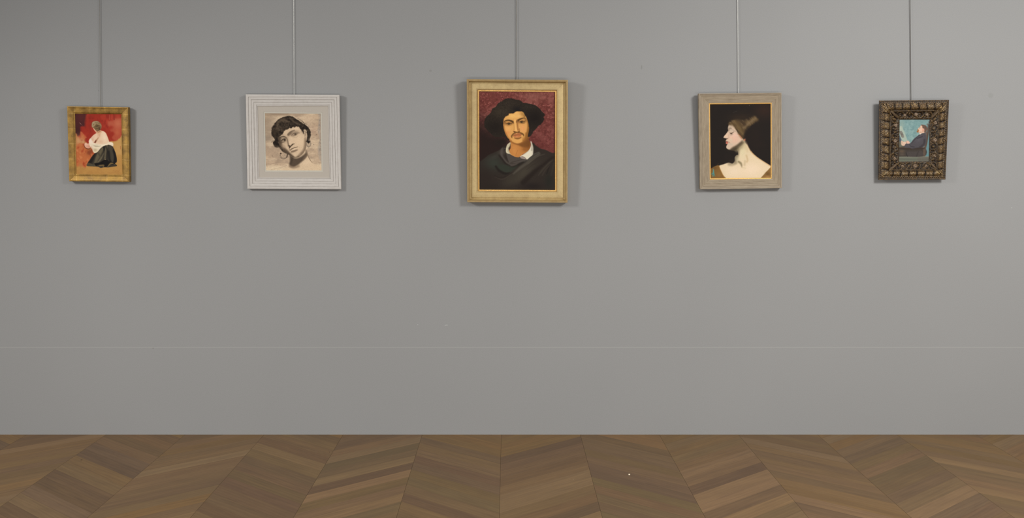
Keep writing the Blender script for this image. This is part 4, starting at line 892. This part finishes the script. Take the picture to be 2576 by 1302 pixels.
def rosette(px, r, seed, squash=.95, kind='carved_fruit', lobes=5):
    """a carved fruit or rosette set in the hollow of the frame"""
    c = f5.local(px, .012); R = r / S; V = []; Fc = []; co = []
    nu, nv = 28, 14
    for j in range(nv + 1):
        th = j / nv * math.pi / 2
        for i in range(nu):
            ph = i / nu * 2 * math.pi
            l = 1 + .10 * math.cos(lobes * ph + seed) * math.sin(th) + .05 * math.cos(2 * lobes * ph + th * 6)
            x = R * math.sin(th) * math.cos(ph) * l; z = R * math.sin(th) * math.sin(ph) * l
            y = R * squash * math.cos(th) * (1 - .22 * math.exp(-(th / .35) ** 2))
            V.append((c[0] + x, .0205 - y, c[1] + z))
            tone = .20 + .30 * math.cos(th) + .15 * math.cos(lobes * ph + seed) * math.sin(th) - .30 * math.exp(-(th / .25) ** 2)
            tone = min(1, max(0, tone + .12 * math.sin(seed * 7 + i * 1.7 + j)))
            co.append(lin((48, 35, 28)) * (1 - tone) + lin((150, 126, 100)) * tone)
    for j in range(nv):
        for i in range(nu):
            Fc.append((j * nu + i, (j + 1) * nu + i, (j + 1) * nu + (i + 1) % nu, j * nu + (i + 1) % nu))
    V += []
    return mesh_obj(kind, V, [f for f in Fc], BRONZE_GILT, f5.e, smooth=True, cols=np.array(co))
def ring(px, r, w, kind='carved_scroll'):
    c = f5.local(px, .012); V = []; Fc = []; co = []; nu, nv = 32, 8; sp = 26
    for i in range(sp + 1):
        ph = i / sp * 1.65 * math.pi + .6; R = r * (1 - .16 * i / sp) / S
        for j in range(nv):
            q = j / nv * 2 * math.pi; rr = R + w / S * math.cos(q)
            V.append((c[0] + rr * math.cos(ph), .0185 - w / S * 1.1 * math.sin(q), c[1] + rr * math.sin(ph)))
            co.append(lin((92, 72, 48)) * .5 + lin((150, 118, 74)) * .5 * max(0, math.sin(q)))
    for i in range(sp):
        for j in range(nv): Fc.append((i * nv + j, i * nv + (j + 1) % nv, (i + 1) * nv + (j + 1) % nv, (i + 1) * nv + j))
    Fc += [tuple(range(nv))[::-1], tuple(sp * nv + j for j in range(nv))]
    return mesh_obj(kind, V, Fc, BRONZE_GILT, f5.e, smooth=True, cols=np.array(co))
def fp(x, y): return (2190 + x / 5.427, 230 + y / 5.427)
for i, (x, y, r) in enumerate([(470,322,5),(622,312,6.2),(772,314,5.4),(345,462,6.4),(338,676,6.4),(332,915,5.4),(890,428,6.0),(882,664,7.2),(884,876,5.8),(440,1022,5.0),(610,1018,6.8),(762,1020,5.2)]):
    rosette(fp(x, y), r, i * 1.3, lobes=(6 if i % 3 == 1 else 3))
for (x, y, r) in [(462,318,8),(618,312,9.2),(770,312,8.2),(342,470,9.5),(338,676,9.2),(884,664,10),(888,430,8.6),(884,880,8.6),(610,1018,9.4),(438,1022,7.6),(764,1020,7.8)]:
    ring(fp(x, y), r, .8)
def corner_leaf(k):
    """long acanthus leaf carved across the mitre of the hollow"""
    o, i_ = f5.O[k], f5.I[k]; a = o + (i_ - o) * .56; b = o + (i_ - o) * .93; d = b - a; L = np.linalg.norm(d); d = d / L; n = np.array([-d[1], d[0]])
    V, Fc, co = [], [], []; nu, nv = 22, 12
    for i in range(nu + 1):
        s_ = i / nu; w = .0062 * math.sin(math.pi * min(1, s_ * .94 + .05)) ** .8
        for j in range(nv + 1):
            q = j / nv * 2 - 1; p = a + d * L * s_ + n * w * q
            h = .0040 * (1 - q * q) * math.sin(math.pi * (s_ * .9 + .05)) + .0012 * abs(math.sin(q * 5.0)) - .0010 * (abs(q) < .1)
            V.append((p[0], .0085 + .0085 * s_ - h - .0015, p[1])); tone = .35 + .5 * abs(math.sin(q * 5)) * .8 - .3 * (abs(q) < .12)
            co.append(lin((40, 30, 22)) * (1 - tone) + lin((104, 84, 60)) * tone)
    for i in range(nu):
        for j in range(nv): Fc.append((i * (nv + 1) + j, (i + 1) * (nv + 1) + j, (i + 1) * (nv + 1) + j + 1, i * (nv + 1) + j + 1))
    o_ = mesh_obj('corner_leaf', V, Fc, BRONZE_GILT, f5.e, smooth=True, cols=np.array(co))
    m = o_.modifiers.new('s', 'SOLIDIFY'); m.thickness = .002; m.offset = 0
for k in range(4): corner_leaf(k)

# ------------------------------------------------------------------ hanging rods and the rail they hang from
def tube(name, pts, r, mat, parent=None, n=12):
    V, Fc = [], []; pts = [np.array(p, float) for p in pts]
    for i, p in enumerate(pts):
        d = (pts[min(i + 1, len(pts) - 1)] - pts[max(i - 1, 0)]); d /= np.linalg.norm(d)
        a = np.cross(d, [0, 1, 0] if abs(d[1]) < .9 else [1, 0, 0]); a /= np.linalg.norm(a); b = np.cross(d, a)
        for k in range(n):
            q = 2 * math.pi * k / n; V.append(p + r * (a * math.cos(q) + b * math.sin(q)))
    for i in range(len(pts) - 1):
        for k in range(n): Fc.append((i * n + k, (i + 1) * n + k, (i + 1) * n + (k + 1) % n, i * n + (k + 1) % n))
    Fc += [tuple(range(n)), tuple((len(pts) - 1) * n + k for k in range(n))[::-1]]
    return mesh_obj(name, V, Fc, mat, parent, smooth=True, sharp=50)
RAIL_Z = 2.95
tag(box('trim_1', (-4.6, -.022, RAIL_Z), (4.6, -.0002, RAIL_Z + .035), plain_material('picture_rail_paint', (200, 198, 190), .5)), kind='structure')
def hanger(xt, xb, y_frame, hung, r, label, STEEL=STEEL):
    e = bpy.data.objects.new('hanging_rod', None); COL.objects.link(e)
    zb = wz(y_frame) - .055; yr = -.0085
    e.location = (wx(xb), yr, zb)
    x0 = wx(xb); dx = (wx(xt) - x0) / (wz(0) - wz(y_frame))
    def P(z): return (dx * (z - zb), 0, z - zb)
    tube('rod', [P(zb), P(zb + .3), P(RAIL_Z - .01)], r, STEEL, e)
    # top hook bent over the rail, lower hook reaching the back of the frame
    tx = P(RAIL_Z)[0]
    tube('rail_hook', [(tx, 0, RAIL_Z - .012 - zb), (tx, -.006, RAIL_Z - .004 - zb), (tx, -.0175, RAIL_Z + .002 - zb), (tx, -.0175, RAIL_Z + .036 - zb), (tx, -.004, RAIL_Z + .0365 - zb)], r * .9, STEEL, e)
    # back plane of the frame at this height
    d = zb - hung.P0[2]; yb = hung.P0[1] + hung.T * math.cos(hung.a) - math.tan(hung.a) * d
    tube('frame_hook', [(0, 0, .004), (0, (yb - yr) * .5, -.004), (0, yb - yr + .0005, .004), (0, yb - yr + .0006, .014)], r * .8, STEEL, e, 8)
    tag(e, label, 'rod', 'steel hanging rods')
hanger(252.4, 254.2, 268.0, f1, .0013, 'thin steel hanging rod above the small gilt framed kneeling woman', DULL_STEEL)
hanger(739.6, 740.6, 237.6, f2, .0014, 'bright steel hanging rod above the charcoal drawing in the off-white frame', STEEL)
hanger(1299.0, 1299.6, 199.8, f3, .0018, 'steel hanging rod above the large gilt framed portrait of the man', DULL_STEEL)
hanger(1855.0, 1856.6, 234.2, f4, .0016, 'steel hanging rod above the reeded grey frame of the woman in profile', STEEL)
hanger(2288.2, 2290.6, 251.8, f5, .0014, 'thin steel hanging rod above the heavy carved frame', DARK_STEEL)

# ------------------------------------------------------------------ crumbs on the floor
def floor_pt(px, py):
    D = F * HC / (py - VY); return ((px - VX) * D / F, D - DIST)
def chip(name, px, py, sx, sy, sz, rz, mat, label, cat, seed):
    x, y = floor_pt(px, py); rnd = random.Random(seed); V = []
    for k in range(6):
        a = k / 6 * 2 * math.pi; q = rnd.uniform(.7, 1.15); V.append((sx * q * math.cos(a), sy * q * math.sin(a), .0003))
    for k in range(6):
        a = k / 6 * 2 * math.pi; q = rnd.uniform(.45, .8); V.append((sx * q * math.cos(a), sy * q * math.sin(a), sz * rnd.uniform(.7, 1.2)))
    Fc = [tuple(range(5, -1, -1)), tuple(range(6, 12))] + [(k, (k + 1) % 6, 6 + (k + 1) % 6, 6 + k) for k in range(6)]
    o = mesh_obj(name, V, Fc, mat); o.location = (x, y, 0); o.rotation_euler = (0, 0, rz); tag(o, label, cat); return o
chip('paper_scrap', 1583.2, 1193.4, .0055, .006, .004, .5, plain_material('white_paper', (232, 214, 186), .8), 'tiny white paper scrap lying on the floor right of centre', 'scrap', 3)
chip('wood_splinter', 204.8, 1156.2, .0055, .0022, .0012, .25, plain_material('dark_splinter', (30, 20, 12), .8), 'tiny dark splinter on the floor near the left edge', 'splinter', 5)
chip('dust_crumb', 828.6, 1136.6, .0018, .002, .0015, .2, plain_material('dark_crumb', (48, 34, 24), .8), 'tiny dark crumb on the floor below the charcoal drawing', 'crumb', 8)
chip('dust_crumb', 1442.0, 1205.4, .0014, .0016, .0012, .2, plain_material('pale_crumb', (190, 170, 140), .8), 'tiny pale crumb on the floor left of the white paper scrap', 'crumb', 9)
